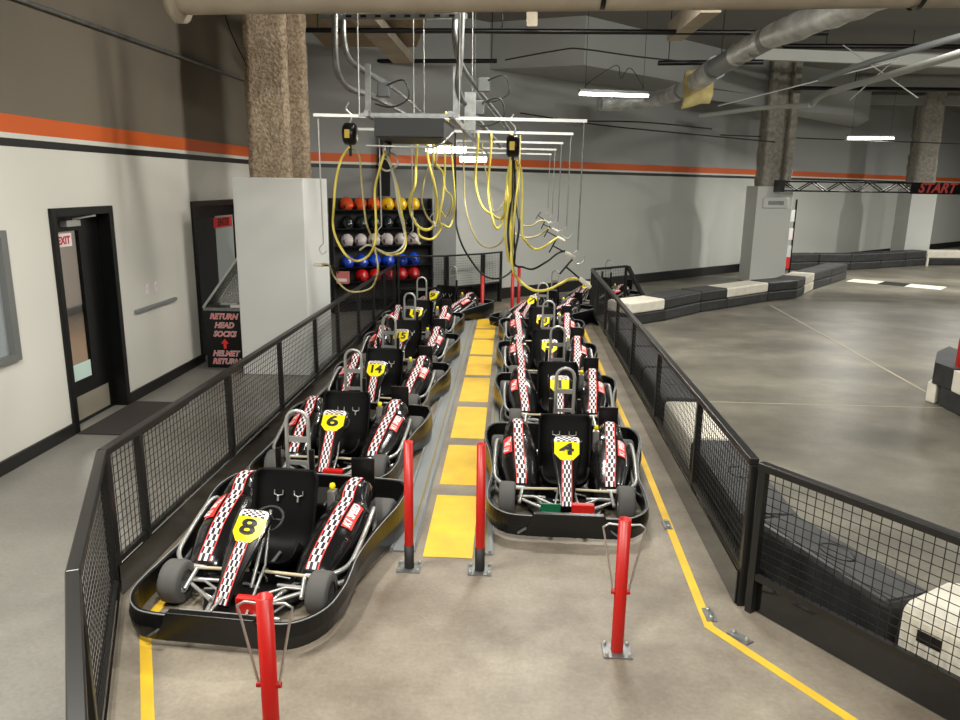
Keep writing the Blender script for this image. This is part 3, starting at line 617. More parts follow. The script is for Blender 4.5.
# ================================================================ FENCES
def fence(name, pts, tops, label, posts, kick=.22, out=1, group=None, rail=.045, extra=()):
    # pts: two ends; posts: distances along; one thing with rails, posts, mesh panels, kick board
    a = Vector((*pts[0], 0)); b = Vector((*pts[1], 0)); L = (b-a).length; d = (b-a).normalized(); ang = math.atan2(d.y, d.x)
    r = empty(name, a, ang); tag(r, label, 'fence', group)
    z0, z1 = tops
    MB().bar((0, 0, z1), (L, 0, z1), rail+.012, rail, M['blkrail']).build('top_rail', None, parent=r, bevel=.006)
    MB().bar((0, 0, z0+.02), (L, 0, z0+.02), .035, .035).build('bottom_rail', M['blkrail'], parent=r)
    if kick:
        MB().box(0, L, .03*out-.006, .03*out+.006, .006, z0+.0).build('kick_board', M['board'], parent=r)
    xs = sorted(posts)
    for x in xs:
        MB().box(x-.022, x+.022, -.022, .022, .0, z1-.02).build('post', M['blkrail'], parent=r)
    for x0, x1 in zip(xs[:-1], xs[1:]):
        mb = MB(); x0 += .025; x1 -= .025; step = .052; n = max(1, round((x1-x0)/step)); st = (x1-x0)/n; t = .0018
        for k in range(1, n): mb.box(x0+st*k-t, x0+st*k+t, -t, t, z0+.035, z1-.02)
        nz = max(1, round((z1-z0-.05)/step)); sz = (z1-z0-.055)/nz
        for k in range(1, nz): mb.box(x0, x1, t*.2, t*2, z0+.035+sz*k-t, z0+.035+sz*k+t)
        mb.build('mesh_panel', M['wire'], parent=r)
    return r
fence('mesh_fence', [(-2.41, 4.05), (-2.41, 14.7)], (.2, .93), 'long black mesh fence along the left row of karts', [.03, .42, 1.95, 3.34, 4.71, 5.85, 7.2, 8.4, 9.5, 10.6], out=-1)
fence('mesh_fence', [(-1.77, 2.68), (-2.41, 4.05)], (.1, .93), 'short black mesh fence panel beside the front of the number 8 kart', [.03, 1.48], out=-1, kick=.1)
fence('mesh_fence', [(-1.02, 1.45), (-1.77, 2.68)], (.1, .93), 'nearest black mesh fence, cut by the photo\'s lower left edge', [.03, 1.41], out=-1, kick=.1)
fence('mesh_fence', [(1.42, 4.24), (1.43, 14.5)], (.22, .93), 'long black mesh fence between the right karts and the track', [.0, 1.35, 3.05, 4.75, 6.3, 7.7, 9.0, 10.22], out=1)
fence('mesh_fence', [(1.44, 4.19), (2.5, 2.7)], (.22, .93), 'near black mesh fence slanting out of the lower right corner', [.03, 1.74], out=1)
fence('mesh_fence', [(1.45, 14.55), (2.2, 15.25)], (.2, .93), 'short black mesh fence turning outward at the far end of the right fence', [.04, 1.0], out=1)
r = empty('fence_brace', (2.22, 15.25, 0)); tag(r, 'black sloping brace behind the far right fence corner', 'brace')
MB().bar((0, 0, .92), (.35, -.55, .2), .07, .06).build('brace_bar', M['blkrail'], parent=r)
GP = [(-2.38, 14.76), (-1.43, 15.12), (-.72, 15.75), (-.34, 16.28)]
gl = ['left part of the black mesh gate, next to the helmet shelves', 'middle part of the black mesh gate at the far end', 'right part of the black mesh gate, reaching the back wall']
for i in range(3):
    L = (Vector(GP[i+1])-Vector(GP[i])).length
    fence('mesh_gate', [GP[i], GP[i+1]], (.42, 1.08), gl[i], [.03, L-.03], kick=.4, rail=.035)
for (x, y, rz, lb) in [(1.25, 5.32, PI/2, 'metal floor anchor left of the right fence, farther of three'), (1.27, 4.1, PI/2, 'metal floor anchor left of the right fence corner, middle of three'), (1.39, 3.88, -.95, 'metal floor anchor right of the fence corner, nearest of three')]:
    r = empty('floor_anchor', (x-.07, y, 0), rz); tag(r, lb, 'floor anchor', 'fence anchors')
    MB().box(-.07, .07, -.03, .03, 0, .008).build('plate', M['steel'], parent=r)
    for k in (-.045, .045): MB().lathe([(.012, 0), (.012, .02), (0, .02)], (k, 0, .006), 'z', 8).build('bolt', M['silver'], parent=r)

# ================================================================ BOLLARDS
def bollard(p, h, rad, lab, wires=False, sleeve=.17, rz=0):
    r = empty('bollard', (*p, 0), rz); tag(r, lab, 'bollard', 'red bollards')
    n = 20; MB().lathe([(rad, sleeve if sleeve else .01), (rad, h), (rad*.82, h), (rad*.82, h-.3), (0, h-.3)], (0, 0, 0), 'z', n).build('tube', M['redpost'], parent=r)
    if sleeve:
        MB().lathe([(rad*1.08, .008), (rad*1.08, sleeve), (rad, sleeve)], (0, 0, 0), 'z', n).build('sleeve', M['rubber'], parent=r)
    MB().box(-.08, .08, -.07, .07, .001, .008).build('base_plate', M['steel'], parent=r, bevel=.003)
    for sx in (-1, 1):
        for sy in (-1, 1): MB().lathe([(.01, 0), (.01, .018), (0, .018)], (sx*.062, sy*.052, .008), 'z', 6).build('bolt', M['silver'], parent=r)
    if wires:
        for s in (-1, 1):
            MB().tube([(s*rad*.9, 0, h-.035), (s*rad*2.4, -.0, h-.03), (s*rad*3.3, 0, h-.05), (s*rad*3.1, 0, h-.08), (s*rad*1.25, 0, h-.42)], .006, 6).build('wire_bracket', M['lightsteel'], parent=r)
            MB().tube([(s*rad*.8, 0, h-.425), (s*rad*1.5, 0, h-.425)], .014, 8).build('clip', M['redpost'], parent=r)
bollard((-.67, 4.53), .89, .03, 'red bollard left of the nearest yellow pad, black foot')
bollard((-.2, 4.53), .89, .03, 'red bollard right of the nearest yellow pad, black foot')
bollard((.6, 3.7), .79, .034, 'red bollard with wire brackets in front of the number 4 kart', True, 0)
bollard((-1.03, 2.8), .80, .036, 'red bollard with wire brackets in front of the number 8 kart, nearest of all', True, 0)
bollard((-.66, 14.3), .80, .034, 'far red bollard beside the rotated left kart', False, 0)
bollard((-.09, 15.3), .78, .034, 'far red bollard at the end of the walkway, left of a close pair', False, 0)
bollard((.04, 15.98), .79, .034, 'far red bollard at the end of the walkway, right of a close pair', False, 0)

# ================================================================ BARRIERS
def block(p, q, wd, z0, z1, body, lab, hole=False, side=1, cat='barrier block', grp='plastic track barrier blocks', topm=None, bev=.03):
    p = Vector((*p, 0)); q = Vector((*q, 0)); L = (q-p).length; d = (q-p).normalized(); ang = math.atan2(d.y, d.x)
    r = empty('barrier_block', (p.x, p.y, z0), ang); tag(r, lab, cat, grp)
    y0, y1 = (0, wd) if side > 0 else (-wd, 0)
    h = z1-z0; b = MB(); b.box(.005, L-.005, y0, y1, .004, h); o = b.build('block', M[body], parent=r, bevel=bev)
    if topm: MB().box(.03, L-.03, y0+.03, y1-.03, h-.004, h+.003).build('top_face', M[topm], parent=r)
    if hole:
        cx, cy = L/2, (y0+y1)/2
        mb = MB(); mb.lathe([(.10, 0), (.10, .008), (.088, .008), (.085, .002), (0, .002)], (0, 0, 0), 'z', 20)
        mb.v = [(cx+v[0]*1.25, cy+v[1]*.8, h+v[2]) for v in mb.v]; mb.build('socket', M['blk'], parent=r)
    return r
bl = [(2.05, 13.6), (2.82, 14.28), (3.75, 15.38), (4.45, 16.0), (5.65, 17.12), (6.49, 17.7), (6.95, 18.45), (7.5, 19.35), (8.4, 20.55), (9.37, 21.89)]
tops_ = ['barwht', 'barblk', 'barblk', 'barwht', 'barblk', 'barblk', 'barwht', 'barblk', 'barblk']
nm = ['first block from the long fence', 'second block from the long fence', 'third block from the long fence', 'block before the boxed pillar\'s foot', 'block right of the pillar\'s foot', 'block at the outward bend', 'narrow block just past the bend', 'next to last block of the inner row', 'last block of the inner row']
for i in range(9):
    c_ = 'white' if tops_[i] == 'barwht' else 'black'
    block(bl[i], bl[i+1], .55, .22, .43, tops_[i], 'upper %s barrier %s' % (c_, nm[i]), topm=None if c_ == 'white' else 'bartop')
    lo = 'barwht' if i == 6 else 'barblk'
    block(bl[i], bl[i+1], .53, .0, .22, lo, 'lower %s barrier %s' % ('white' if i == 6 else 'black', nm[i]))
b2 = [(7.3, 22.9), (8.47, 23.95), (9.5, 24.3), (10.53, 24.4), (11.76, 25.06), (12.9, 25.8), (13.9, 26.45), (15.3, 26.6), (17.4, 26.6)]
n2 = ['behind the boxed pillar', 'just right of the boxed pillar', 'left of the slight bend', 'right after the slight bend', 'centred below the truss', 'left of the white topped end', 'first below the far column', 'last at the right edge']
for i in range(8):
    wt = i >= 6
    block(b2[i], b2[i+1], .5, .24, .5, 'barwht' if wt else 'barblk', 'far upper %s barrier block %s' % ('white' if wt else 'black', n2[i]), grp='barrier blocks of the far row')
    block(b2[i], b2[i+1], .5, .0, .24, 'barblk', 'far lower black barrier block %s' % n2[i], grp='barrier blocks of the far row')
simple(MB().box(13.75, 13.81, 26.1, 26.16, 0, .42), 'marker_post', M['barwht'], 'small white post leaning on the far barrier', 'post')
# island at the right edge
for nme, poly, z0, z1, mk, lab in [('barrier_block', [(5.01, 9.0), (5.05, 8.66), (5.6, 8.66), (5.72, 10.0), (5.35, 9.6)], .24, .5, 'barblk', 'upper black end block of the barrier island at the right edge'),
                          ('barrier_block', [(4.99, 9.05), (5.03, 8.92), (5.5, 9.3), (5.72, 9.95)], .0, .235, 'barwht', 'small white lower end piece of the right barrier island'),
                          ('barrier_block', [(5.05, 8.88), (5.1, 6.6), (5.7, 6.6), (5.7, 9.2)], .0, .235, 'barblk', 'lower black block of the right barrier island'),
                          ('barrier_block', [(5.03, 8.64), (5.08, 6.6), (5.7, 6.6), (5.62, 8.64)], .24, .49, 'barwht', 'upper white block of the right barrier island')]:
    tag(MB().prism(poly, z0, z1, M[mk], M['bartop'] if mk == 'barblk' else None).build(nme, None, bevel=.02), lab, 'barrier block', 'blocks of the right barrier island')
r = empty('marker_stand', (5.2, 8.8, .5)); tag(r, 'red and white marker stand on the right barrier island, cut by the edge', 'marker')
MB().box(-.05, .03, -.03, .03, 0, .34).build('red_post', M['redpost'], parent=r); MB().box(-.015, .25, -.08, -.05, .0, .3).build('white_panel', M['box'], parent=r); MB().tube(smooth_path([(-.05, 0, .34), (0, 0, .42), (.1, 0, .44)], 4), .012, 6).build('grip', M['blk'], parent=r)
# long barrier right behind the right fence
nb = [((1.53, 12.4), (1.53, 11.3), 'barblk', 1, 'farthest'), ((1.53, 11.25), (1.53, 10.1), 'barblk', 0, 'second farthest'), ((1.53, 10.05), (1.53, 8.9), 'barblk', 0, 'third farthest'), ((1.53, 8.85), (1.53, 7.5), 'barblk', 1, 'just beyond the white block'),
      ((1.53, 7.45), (1.53, 6.3), 'barwht', 0, 'white'), ((1.53, 6.25), (1.53, 4.72), 'barblk', 1, 'just before the white block'), ((1.6, 4.66), (2.0, 3.66), 'barblk', 1, 'nearest, past the fence corner')]
for p, q, mk, hl, w_ in nb:
    lab = 'white barrier block behind the long right fence' if w_ == 'white' else 'black barrier block behind the right fence, %s' % w_
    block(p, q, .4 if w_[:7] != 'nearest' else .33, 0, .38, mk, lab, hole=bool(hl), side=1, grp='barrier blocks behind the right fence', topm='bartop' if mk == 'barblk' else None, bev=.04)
wb = block((1.98, 3.56), (2.56, 2.7), .5, 0, .47, 'barwht', 'white barrier block behind the mesh in the lower right corner', side=1, grp='barrier blocks behind the right fence', bev=.07)
MB().box(.12, .24, -.006, .12, .3, .36).build('socket', M['blk'], parent=wb); MB().box(.02, .5, -.008, .1, .02, .12).build('foot_slot', M['blk'], parent=wb)

# ================================================================ KART
def sup(c, e): return math.copysign(abs(c)**e, c)
POD = [(.56, .35, .05, .12), (.575, .35, .10, .17), (.62, .35, .125, .215), (.7, .355, .145, .255), (.85, .372, .172, .32), (1.0, .382, .18, .365), (1.12, .39, .178, .39), (1.2, .395, .17, .4), (1.235, .395, .145, .445), (1.30, .40, .138, .475), (1.38, .405, .132, .48), (1.45, .405, .12, .46), (1.49, .40, .085, .38), (1.5, .40, .04, .25)]
def podp(y):
    for a, b in zip(POD[:-1], POD[1:]):
        if a[0] <= y <= b[0]:
            t = (y-a[0])/(b[0]-a[0]); return [a[i]+(b[i]-a[i])*t for i in range(4)]
    return list(POD[-1] if y > 1 else POD[0])
ZB = .07
def podz(y, dx):
    _, xc, hw, zt = podp(y); c = min(1, abs(dx/hw))**(1/.7); s_ = math.sqrt(max(0, 1-c*c)); return ZB+(zt-ZB)*s_**.6
def pod(sd):
    rows = []
    ys = sorted(set([p[0] for p in POD]+[.56+i*.04 for i in range(24)]))
    for y in ys:
        _, xc, hw, zt = podp(y); row = []
        for k in range(17):
            a = PI*k/16; c, s_ = math.cos(a), math.sin(a); row.append((sd*(xc+hw*sup(c, .7)), y, ZB+(zt-ZB)*abs(s_)**.6))
        rows.append(row[::-1] if sd > 0 else row)
    mb = MB(); mb.grid(rows, None, True); mb.add(rows[0], [tuple(range(17))]); mb.add(rows[-1], [tuple(reversed(range(17)))])
    return mb
def pod_strip(sd, x0, x1, y0, y1, nrm, n=26, m=None, off=.005):
    rows, uvs = [], []; L = 0; prev = None
    for i in range(n+1):
        y = y0+(y1-y0)*i/n; xc = podp(y)[1]; r_, u_ = [], []
        for k in range(5):
            dx = x0+(x1-x0)*k/4; z = podz(y, dx)+off
            r_.append((sd*(xc+dx), y-off*.6, z)); 
        if prev: L += (Vector(r_[2])-Vector(prev)).length
        prev = r_[2]
        for k in range(5): u_.append((k/4, L))
        rows.append(r_ if sd > 0 else r_[::-1]); uvs.append(u_)
    mb = MB(); mb.grid(rows, m, True, uvs=uvs); return mb
# nose panel: a curved shield leaning back; t along it, x across
NP = smooth_path([(0, .32, .13), (0, .42, .25), (0, .52, .355), (0, .61, .445), (0, .69, .52), (0, .74, .56)], 6)
def nz(t):
    f = t*(len(NP)-1); i = min(int(f), len(NP)-2); return NP[i].lerp(NP[i+1], f-i)
def nn(t):
    d = (nz(min(1, t+.03))-nz(max(0, t-.03))).normalized(); return Vector((0, -d.z, d.y))
def nw(t):
    if t < .5: return .05+.055*(t/.5)**1.3
    if t < .85: return .105+.02*math.sin((t-.5)/.35*PI/2)
    return .125*math.sqrt(max(0.02, 1-((t-.85)/.16)**2*.8))
def npt(x, t, off): return nz(t)+nn(t)*(off-.018*(x/.12)**2)+Vector((x, 0, 0))
def nose_strip(t0, t1, wfun, off, n=14, m=None, k=6):
    rows, uvs = [], []; L = 0; pv = None
    for i in range(n+1):
        t = t0+(t1-t0)*i/n; w_ = wfun(t); r_ = [npt(-w_+2*w_*j/k, t, off) for j in range(k+1)]
        if pv is not None: L += (r_[k//2]-pv).length
        pv = r_[k//2]; rows.append(r_); uvs.append([(j/k, L) for j in range(k+1)])
    mb = MB(); mb.grid(rows, m, True, uvs=uvs); return mb
def number_plate(txt):
    mb = MB(); t0, t1 = .53, .81
    w = lambda t: .098 if t > t0+.09 else .05+.048*(t-t0)/.09
    sh = nose_strip(t0, t1, w, .004, 12, M['yplate']); 
    mb.mats = [M['yplate']]; mb.add(sh.v, sh.f, M['yplate'], True)
    tm = .68; sz = .138; tx = MB(); tx.text(txt, sz, Matrix.Identity(4), None, bold=.004, sx=1.6 if len(txt) == 1 else 1.05)
    L = (nz(t1)-nz(t0)).length/(t1-t0)
    vs_ = [npt(v[0], tm+v[1]*1.0/L, .0075) for v in tx.v]
    mb.add(vs_, tx.f, M['digit']); return mb
def make_kart(label):
    r = empty('go_kart', (0, 0, 0)); tag(r, label, 'go-kart', 'racing karts parked in two rows')
    # floor pan and frame
    MB().prism([(-.13, .12), (.13, .12), (.3, .5), (.3, 1.55), (-.3, 1.55), (-.3, .5)], .045, .06).build('floor_pan', M['blk'], parent=r)
    f = MB()
    for s in (-1, 1):
        f.tube([(s*.12, .1, .1), (s*.2, .5, .09), (s*.3, .75, .09), (s*.3, 1.6, .1)], .014, 8); f.tube([(s*.12, .1, .1), (s*.05, .6, .2), (s*.04, .75, .5)], .009, 6)
        f.tube([(s*.16, .3, .12), (s*.36, .44, .14)], .012, 6); f.tube([(s*.16, .52, .12), (s*.36, .48, .14)], .012, 6)
        f.tube([(s*.1, .34, .14), (s*.25, .42, .17), (s*.37, .45, .15)], .009, 6); f.tube([(s*.36, .38, .13), (s*.34, .5, .2)], .014, 6)
    f.tube([(-.3, .2, .1), (.3, .2, .1)], .014, 8); f.tube([(-.32, 1.5, .12), (.32, 1.5, .12)], .014, 8); f.tube([(0, .62, .1), (0, .95, .1)], .012, 6)
    f.build('frame_tubes', M['silver'], parent=r)
    fit = MB(); random.seed(9)
    for k in range(16):
        x, y = random.uniform(-.22, .22), random.uniform(.25, .75); fit.tube([(x, y, .07), (x+random.uniform(-.1, .1), y+random.uniform(-.08, .08), .07+random.uniform(.0, .05))], .008, 5)
    fit.build('cables_and_links', M['silver'], parent=r)
    MB().tube([(-.42, .56, .17), (-.05, .58, .17)], .011, 8).tube([(.05, .58, .17), (.42, .56, .17)], .011, 8).build('tie_rod', M['tan'], parent=r)
    MB().box(-.2, .2, .4, .5, .06, .1).build('steering_box', M['blk'], parent=r)
    # bumper
    half = [(0, 0), (.34, .0), (.485, .055), (.58, .2), (.605, .4), (.6, .58), (.59, .74), (.605, .92), (.64, 1.15), (.69, 1.4), (.70, 1.62), (.66, 1.78), (.54, 1.85), (0, 1.87)]
    hp = smooth_path([(x, y, 0) for x, y in half], 4); hp = hp+[Vector((-p.x, p.y, 0)) for p in reversed(hp[1:-1])]
    def hz(y): return (.045+.01*math.sin(y*3), .20+.09*max(0, min(1, (y-.5)/1.0)))
    outer = []; N = len(hp); rows = [[] for _ in range(5)]
    for i, p in enumerate(hp):
        d = (hp[(i+1) % N]-hp[i-1]).normalized(); nrm = Vector((d.y, -d.x, 0)); lo, hi = hz(p.y)
        a = p+nrm*.0; b = p-nrm*.022
        rows[0].append((a.x, a.y, lo)); rows[1].append((a.x+nrm.x*.012, a.y+nrm.y*.012, (lo+hi)/2)); rows[2].append((a.x, a.y, hi)); rows[3].append((b.x, b.y, hi)); rows[4].append((b.x, b.y, lo))
    mb = MB(); mb.grid([*rows, rows[0]], None, False, close=True); bm = mb.build('bumper', M['bump'], parent=r)
    e = MB(); pts = [Vector(q) for q in rows[2]]; e.tube([(p.x, p.y, p.z+.002) for p in pts]+[(pts[0].x, pts[0].y, pts[0].z+.002)], .0045, 5, cap=False)
    e.build('bumper_edge', M['duct'], parent=bm)
    fp = MB(); fp.add([(-.33, -.012, .05), (.33, -.012, .05), (.25, -.022, .225), (-.25, -.022, .225), (-.33, .03, .05), (.33, .03, .05), (.25, .03, .225), (-.25, .03, .225)],
                      [(0, 1, 2, 3), (7, 6, 5, 4), (0, 4, 5, 1), (1, 5, 6, 2), (2, 6, 7, 3), (3, 7, 4, 0)]); fp.build('front_plate', M['bump'], parent=r, bevel=.006)
    for s in (-1, 1):
        t = MB().bar((s*.36, -.02, .075), (s*.30, -.03, .12), .03, .01).build('front_bracket', M['steel'], parent=r)
    # wheels
    def wheel(x, y, rad, wd, s):
        pr = [(rad*.55, -wd/2), (rad*.9, -wd/2), (rad*.985, -wd*.4), (rad, -wd*.2), (rad, wd*.2), (rad*.985, wd*.4), (rad*.9, wd/2), (rad*.55, wd/2)]
        w_ = MB().lathe(pr, (x, y, rad), 'x', 24).build('wheel', M['tyre'], parent=r)
        MB().lathe([(rad*.55, -wd*.44), (rad*.57, wd*.44), (rad*.5, wd*.44), (rad*.46, .0), (rad*.15, s*wd*.1), (0, s*wd*.12)], (x, y, rad), 'x', 20).build('rim', M['steel'], parent=w_)
    for s in (-1, 1): wheel(s*.455, .46, .13, .125, s); wheel(s*.545, 1.5, .14, .18, s)
    MB().tube([(-.5, 1.5, .14), (.5, 1.5, .14)], .016, 8).build('rear_axle', M['silver'], parent=r)
    # pods
    for s in (-1, 1):
        p = pod(s).build('side_pod', M['plastic'], parent=r)
        pod_strip(s, -.042, .04, .60, 1.46, None).build('checkered_stripe', M['checkp'], parent=p)
        lb = pod_strip(s, .058, .125, .92, 1.16, None, 10, M['redlabel']); base = MB(); base.mats = [M['redlabel']]; base.add(lb.v, lb.f, M['redlabel'], True)
        tx = MB(); tx.text('K1 SPEED', .062, Matrix.Identity(4), None, bold=.0025, shear=.2, sx=.86)
        vs_ = []
        for v in tx.v:
            y = 1.04+v[0]*s*1.0; dx = .0915-v[1]*1.0; xc = podp(y)[1]
            if s < 0: y = 1.04-v[0]*-1.0; dx = .0915+v[1]
            vs_.append((s*(xc+dx), y-.006, podz(y, dx)+.0085))
        base.add(vs_, tx.f, M['white']); base.build('red_label', None, parent=p)
        # outer guard tube
        q = smooth_path([(s*.32, .57, .17), (s*.46, .58, .18), (s*.555, .68, .2), (s*.575, .85, .25), (s*.58, 1.05, .31), (s*.575, 1.18, .34), (s*.56, 1.25, .31), (s*.56, 1.25, .18), (s*.565, 1.0, .13), (s*.56, .72, .1), (s*.46, .62, .09), (s*.34, .6, .09)], 5)
        MB().tube(q, .0155, 8).build('side_guard', M['silver'], parent=r)
    # nose panel
    npn = empty('nose_panel_pivot', (0, 0, 0)); bpy.data.objects.remove(npn)
    body = nose_strip(0, 1, nw, 0, 24, None, 8); o = body.build('nose_panel', M['plastic'], parent=r); so = o.modifiers.new('s', 'SOLIDIFY'); so.thickness = .014; so.offset = -1 
    nose_strip(.02, .53, lambda t: .04, .004, 22, M['check']).build('checkered_stripe', None, parent=o)
    hd = nose_strip(.815, .945, lambda t: nw(t)*.8, .004, 6, M['checkh']); hh = MB(); hh.mats = [M['checkh']]; hh = nose_strip(.815, .945, lambda t: nw(t)*.8, .004, 6, M['checkh']); hh.build('header_sticker', None, parent=o)
    number_plate('8').build('number_plate', None, parent=o)
    # steering wheel and column
    sw = MB(); C_ = Vector((.01, .77, .425)); ax = Vector((0, -.5, .85)).normalized(); u_ = Vector((1, 0, 0)); v_ = ax.cross(u_)
    ring = [C_+(u_*math.cos(a)+v_*math.sin(a))*.095 for a in [2*PI*k/24 for k in range(25)]]; sw.tube(ring, .010, 8, cap=False)
    for a in (0, PI, -PI/2): sw.tube([C_, C_+(u_*math.cos(a)+v_*math.sin(a))*.095], .008, 6)
    sw.build('steering_wheel', M['rubber'], parent=r); MB().tube([C_, (0, .5, .1)], .012, 8).build('steering_column', M['silver'], parent=r)
    # seat
    prof = smooth_path([(0, .70, .17), (0, .80, .10), (0, .98, .09), (0, 1.07, .15), (0, 1.12, .32), (0, 1.17, .50), (0, 1.19, .60)], 4); rows = []
    for i, p in enumerate(prof):
        a = prof[max(0, i-1)]; b = prof[min(len(prof)-1, i+1)]; d = (b-a).normalized(); nrm = Vector((0, -d.z, d.y)); t = i/(len(prof)-1)
        hw = .18+.03*math.sin(t*PI*.6); row = []
        if t > .93: hw *= .93
        for k in range(13):
            u2 = -1+k/6; row.append(p+Vector((hw*math.sin(u2*PI/2)*1.0, 0, 0))+nrm*(.14*abs(u2)**3.2*(1-.45*t)))
        rows.append(row)
    o = MB().grid(rows).build('seat', M['seat'], parent=r); so = o.modifiers.new('s', 'SOLIDIFY'); so.thickness = .014
    for s in (-1, 1):
        MB().tube([(s*.07-.03, 1.145, .46), (s*.07-.03, 1.14, .43), (s*.07, 1.13, .425), (s*.07+.03, 1.14, .43), (s*.07+.03, 1.145, .46)], .005, 5).tube([(s*.07, 1.13, .425), (s*.07, 1.12, .39)], .008, 5).build('harness_clip', M['lightsteel'], parent=o)
    # roll hoop
    h = MB(); hw = .078; zt = .96; pts = [(-hw, 1.34, .35), (-hw, 1.35, zt-hw)]+[(hw*math.cos(PI-PI*k/8), 1.355, zt-hw+hw*math.sin(PI*k/8)) for k in range(1, 8)]+[(hw, 1.35, zt-hw), (hw, 1.34, .35)]
    h.tube(pts, .0145, 8); h.box(-hw, hw, 1.345, 1.357, .735, .775); h.box(-hw, hw, 1.34, 1.352, .57, .60)
    h.build('roll_hoop', M['silver'], parent=r)
    for s in (-1, 1): MB().box(s*.12-.018, s*.12+.018, 1.27, 1.3, .3, .71).build('hoop_bracket', M['blk'], parent=r, bevel=.006)
    MB().box(-.2, .2, 1.3, 1.62, .1, .3).build('motor_box', M['blk'], parent=r, bevel=.02)
    MB().box(.32, .49, 1.53, 1.55, .36, .57).build('rear_plate', M['blk'], parent=r, bevel=.004)
    MB().box(.25, .3, 1.2, 1.27, .12, .445).build('side_bracket', M['silver'], parent=r)
    MB().lathe([(0, .024), (.017, .02), (.022, 0), (.017, -.018), (0, -.024)], (.275, 1.24, .47), 'z', 12).build('yellow_knob', M['yplate'], parent=r)
    MB().box(.03, .2, .22, .235, .1, .2).box(.03, .2, .235, .27, .18, .2).build('brake_pedal', M['red'], parent=r, bevel=.008)
    return r
K = [ # x, y of the bumper's middle, turn, number, nose turn, label
 (-1.6, 3.54, -4.5, '8', -9, 'black go-kart with number 8, nearest in the left row, behind the nearest bollard'),
 (-1.6, 5.50, -3, '6', 0, 'black go-kart with number 6, second in the left row'),
 (-1.58, 7.39, -3, '14', 0, 'black go-kart with number 14, third in the left row'),
 (-1.58, 9.28, -2, '15', 0, 'black go-kart with number 15, fourth in the left row'),
 (-1.6, 11.17, 0, '13', -5, 'black go-kart fifth in the left row, number half hidden by a hoop'),
 (-1.86, 13.17, -28, '9', 0, 'black go-kart turned askew at the far end of the left row, before the gate'),
 (.41, 4.97, -1.2, '4', 0, 'black go-kart with number 4, nearest in the right row'),
 (.47, 6.93, 0, '1', 0, 'black go-kart second in the right row, yellow plate behind a silver hoop'),
 (.44, 8.82, 0, '5', -3, 'black go-kart third in the right row'),
 (.42, 10.72, 0, '13', -8, 'black go-kart fourth in the right row, just before the askew kart'),
 (-.12, 12.93, -38, '7', 0, 'black go-kart with number 7, turned askew at the far end of the right row'),
 (.98, 15.25, -46, '2', 0, 'farthest black go-kart, mostly hidden by the far end of the right fence')]
proto = make_kart(K[0][5])
MB().box(-.2, -.05, .22, .235, .1, .2).build('throttle_pedal', M['green'], parent=None, bevel=.008)
plates = {}
karts = [proto]+[copy_tree(proto) for _ in K[1:]]
for o, (x, y, rz, num, nr, lab) in zip(karts, K):
    o.location = (x, y, 0); o.rotation_euler = (0, 0, math.radians(rz)); o['label'] = lab
    if num == '4': bpy.data.objects['throttle_pedal'].parent = o
    for ch in o.children:
        if ch.name.startswith('nose_panel'):
            a = math.radians(nr); ch.rotation_euler = (0, 0, a); pv = Vector((0, .72, 0)); rp = Matrix.Rotation(a, 3, 'Z') @ pv; ch.location = pv-rp+(Vector((-.03, -.05, -.03)) if num == '8' else Vector((0, 0, 0)))
            if num != '8':
                pl_ = [q for q in ch.children if q.name.startswith('number_plate')][0]
                if num not in plates:
                    t_ = number_plate(num).build('number_plate', None); plates[num] = t_.data; bpy.data.objects.remove(t_)
                pl_.data = plates[num]

# ================================================================ HELMET SHELVES
A = Vector((-3.5, 14.22, 0)); B = Vector((-1.72, 15.3, 0)); L = (B-A).length; ang = math.atan2(B.y-A.y, B.x-A.x)
sh = empty('helmet_shelf', A, ang); tag(sh, 'tall black shelf unit full of helmets in the far left corner', 'shelf unit')
rowz = [1.99, 1.64, 1.30, .90, .62, .25]
for x0 in (0, L-.03): MB().box(x0, x0+.03, 0, .22, 0, 2.2).build('side_panel', M['rubber'], parent=sh)
MB().box(.03, L-.03, .2, .22, 0, 2.2).build('back_panel', M['rubber'], parent=sh)
for z in rowz: MB().box(.03, L-.03, -.05, .2, z-.02, z).build('shelf', M['blk'], parent=sh)
simple(MB().bar(at(384, 136, 14.85), at(384, 196, 14.85), .24, .05, upv=(0, 1, 0)), 'wall_panel', M['blk'], 'narrow black panel on the wall above the helmets', 'panel')
def helmet():
    r = empty('helmet', (0, 0, 0)); rows = []; n = 20; R0 = .132
    for i in range(13):
        ph = -PI/2*.62+(PI/2*1.62)*i/12; row = []
        for k in range(n):
            a = 2*PI*k/n; x, y, z = math.cos(ph)*math.cos(a), math.cos(ph)*math.sin(a), math.sin(ph)
            jaw = 1+(.16 if (y < -.3 and z < -.1) else 0); row.append((x*R0*.95, y*R0*1.15*jaw, z*R0*1.05+.1))
        rows.append(row)
    sh_ = MB().grid(rows, None, True, close=True).build('shell', M['h_red'], parent=r)
    rows = []
    for j in range(5):
        z = -.55+.5*j/4; row = []
        for k in range(9):
            a = -PI/2+(-1+k/4)*1.05; c = math.sqrt(max(0, 1-z*z)); row.append((c*math.cos(a)*R0*.97, c*math.sin(a)*R0*1.22-.006, z*R0*1.05+.1))
        rows.append(row)
    MB().grid(rows, None, True).build('visor', M['blk'], parent=r)
    return r
h0 = helmet(); used = False
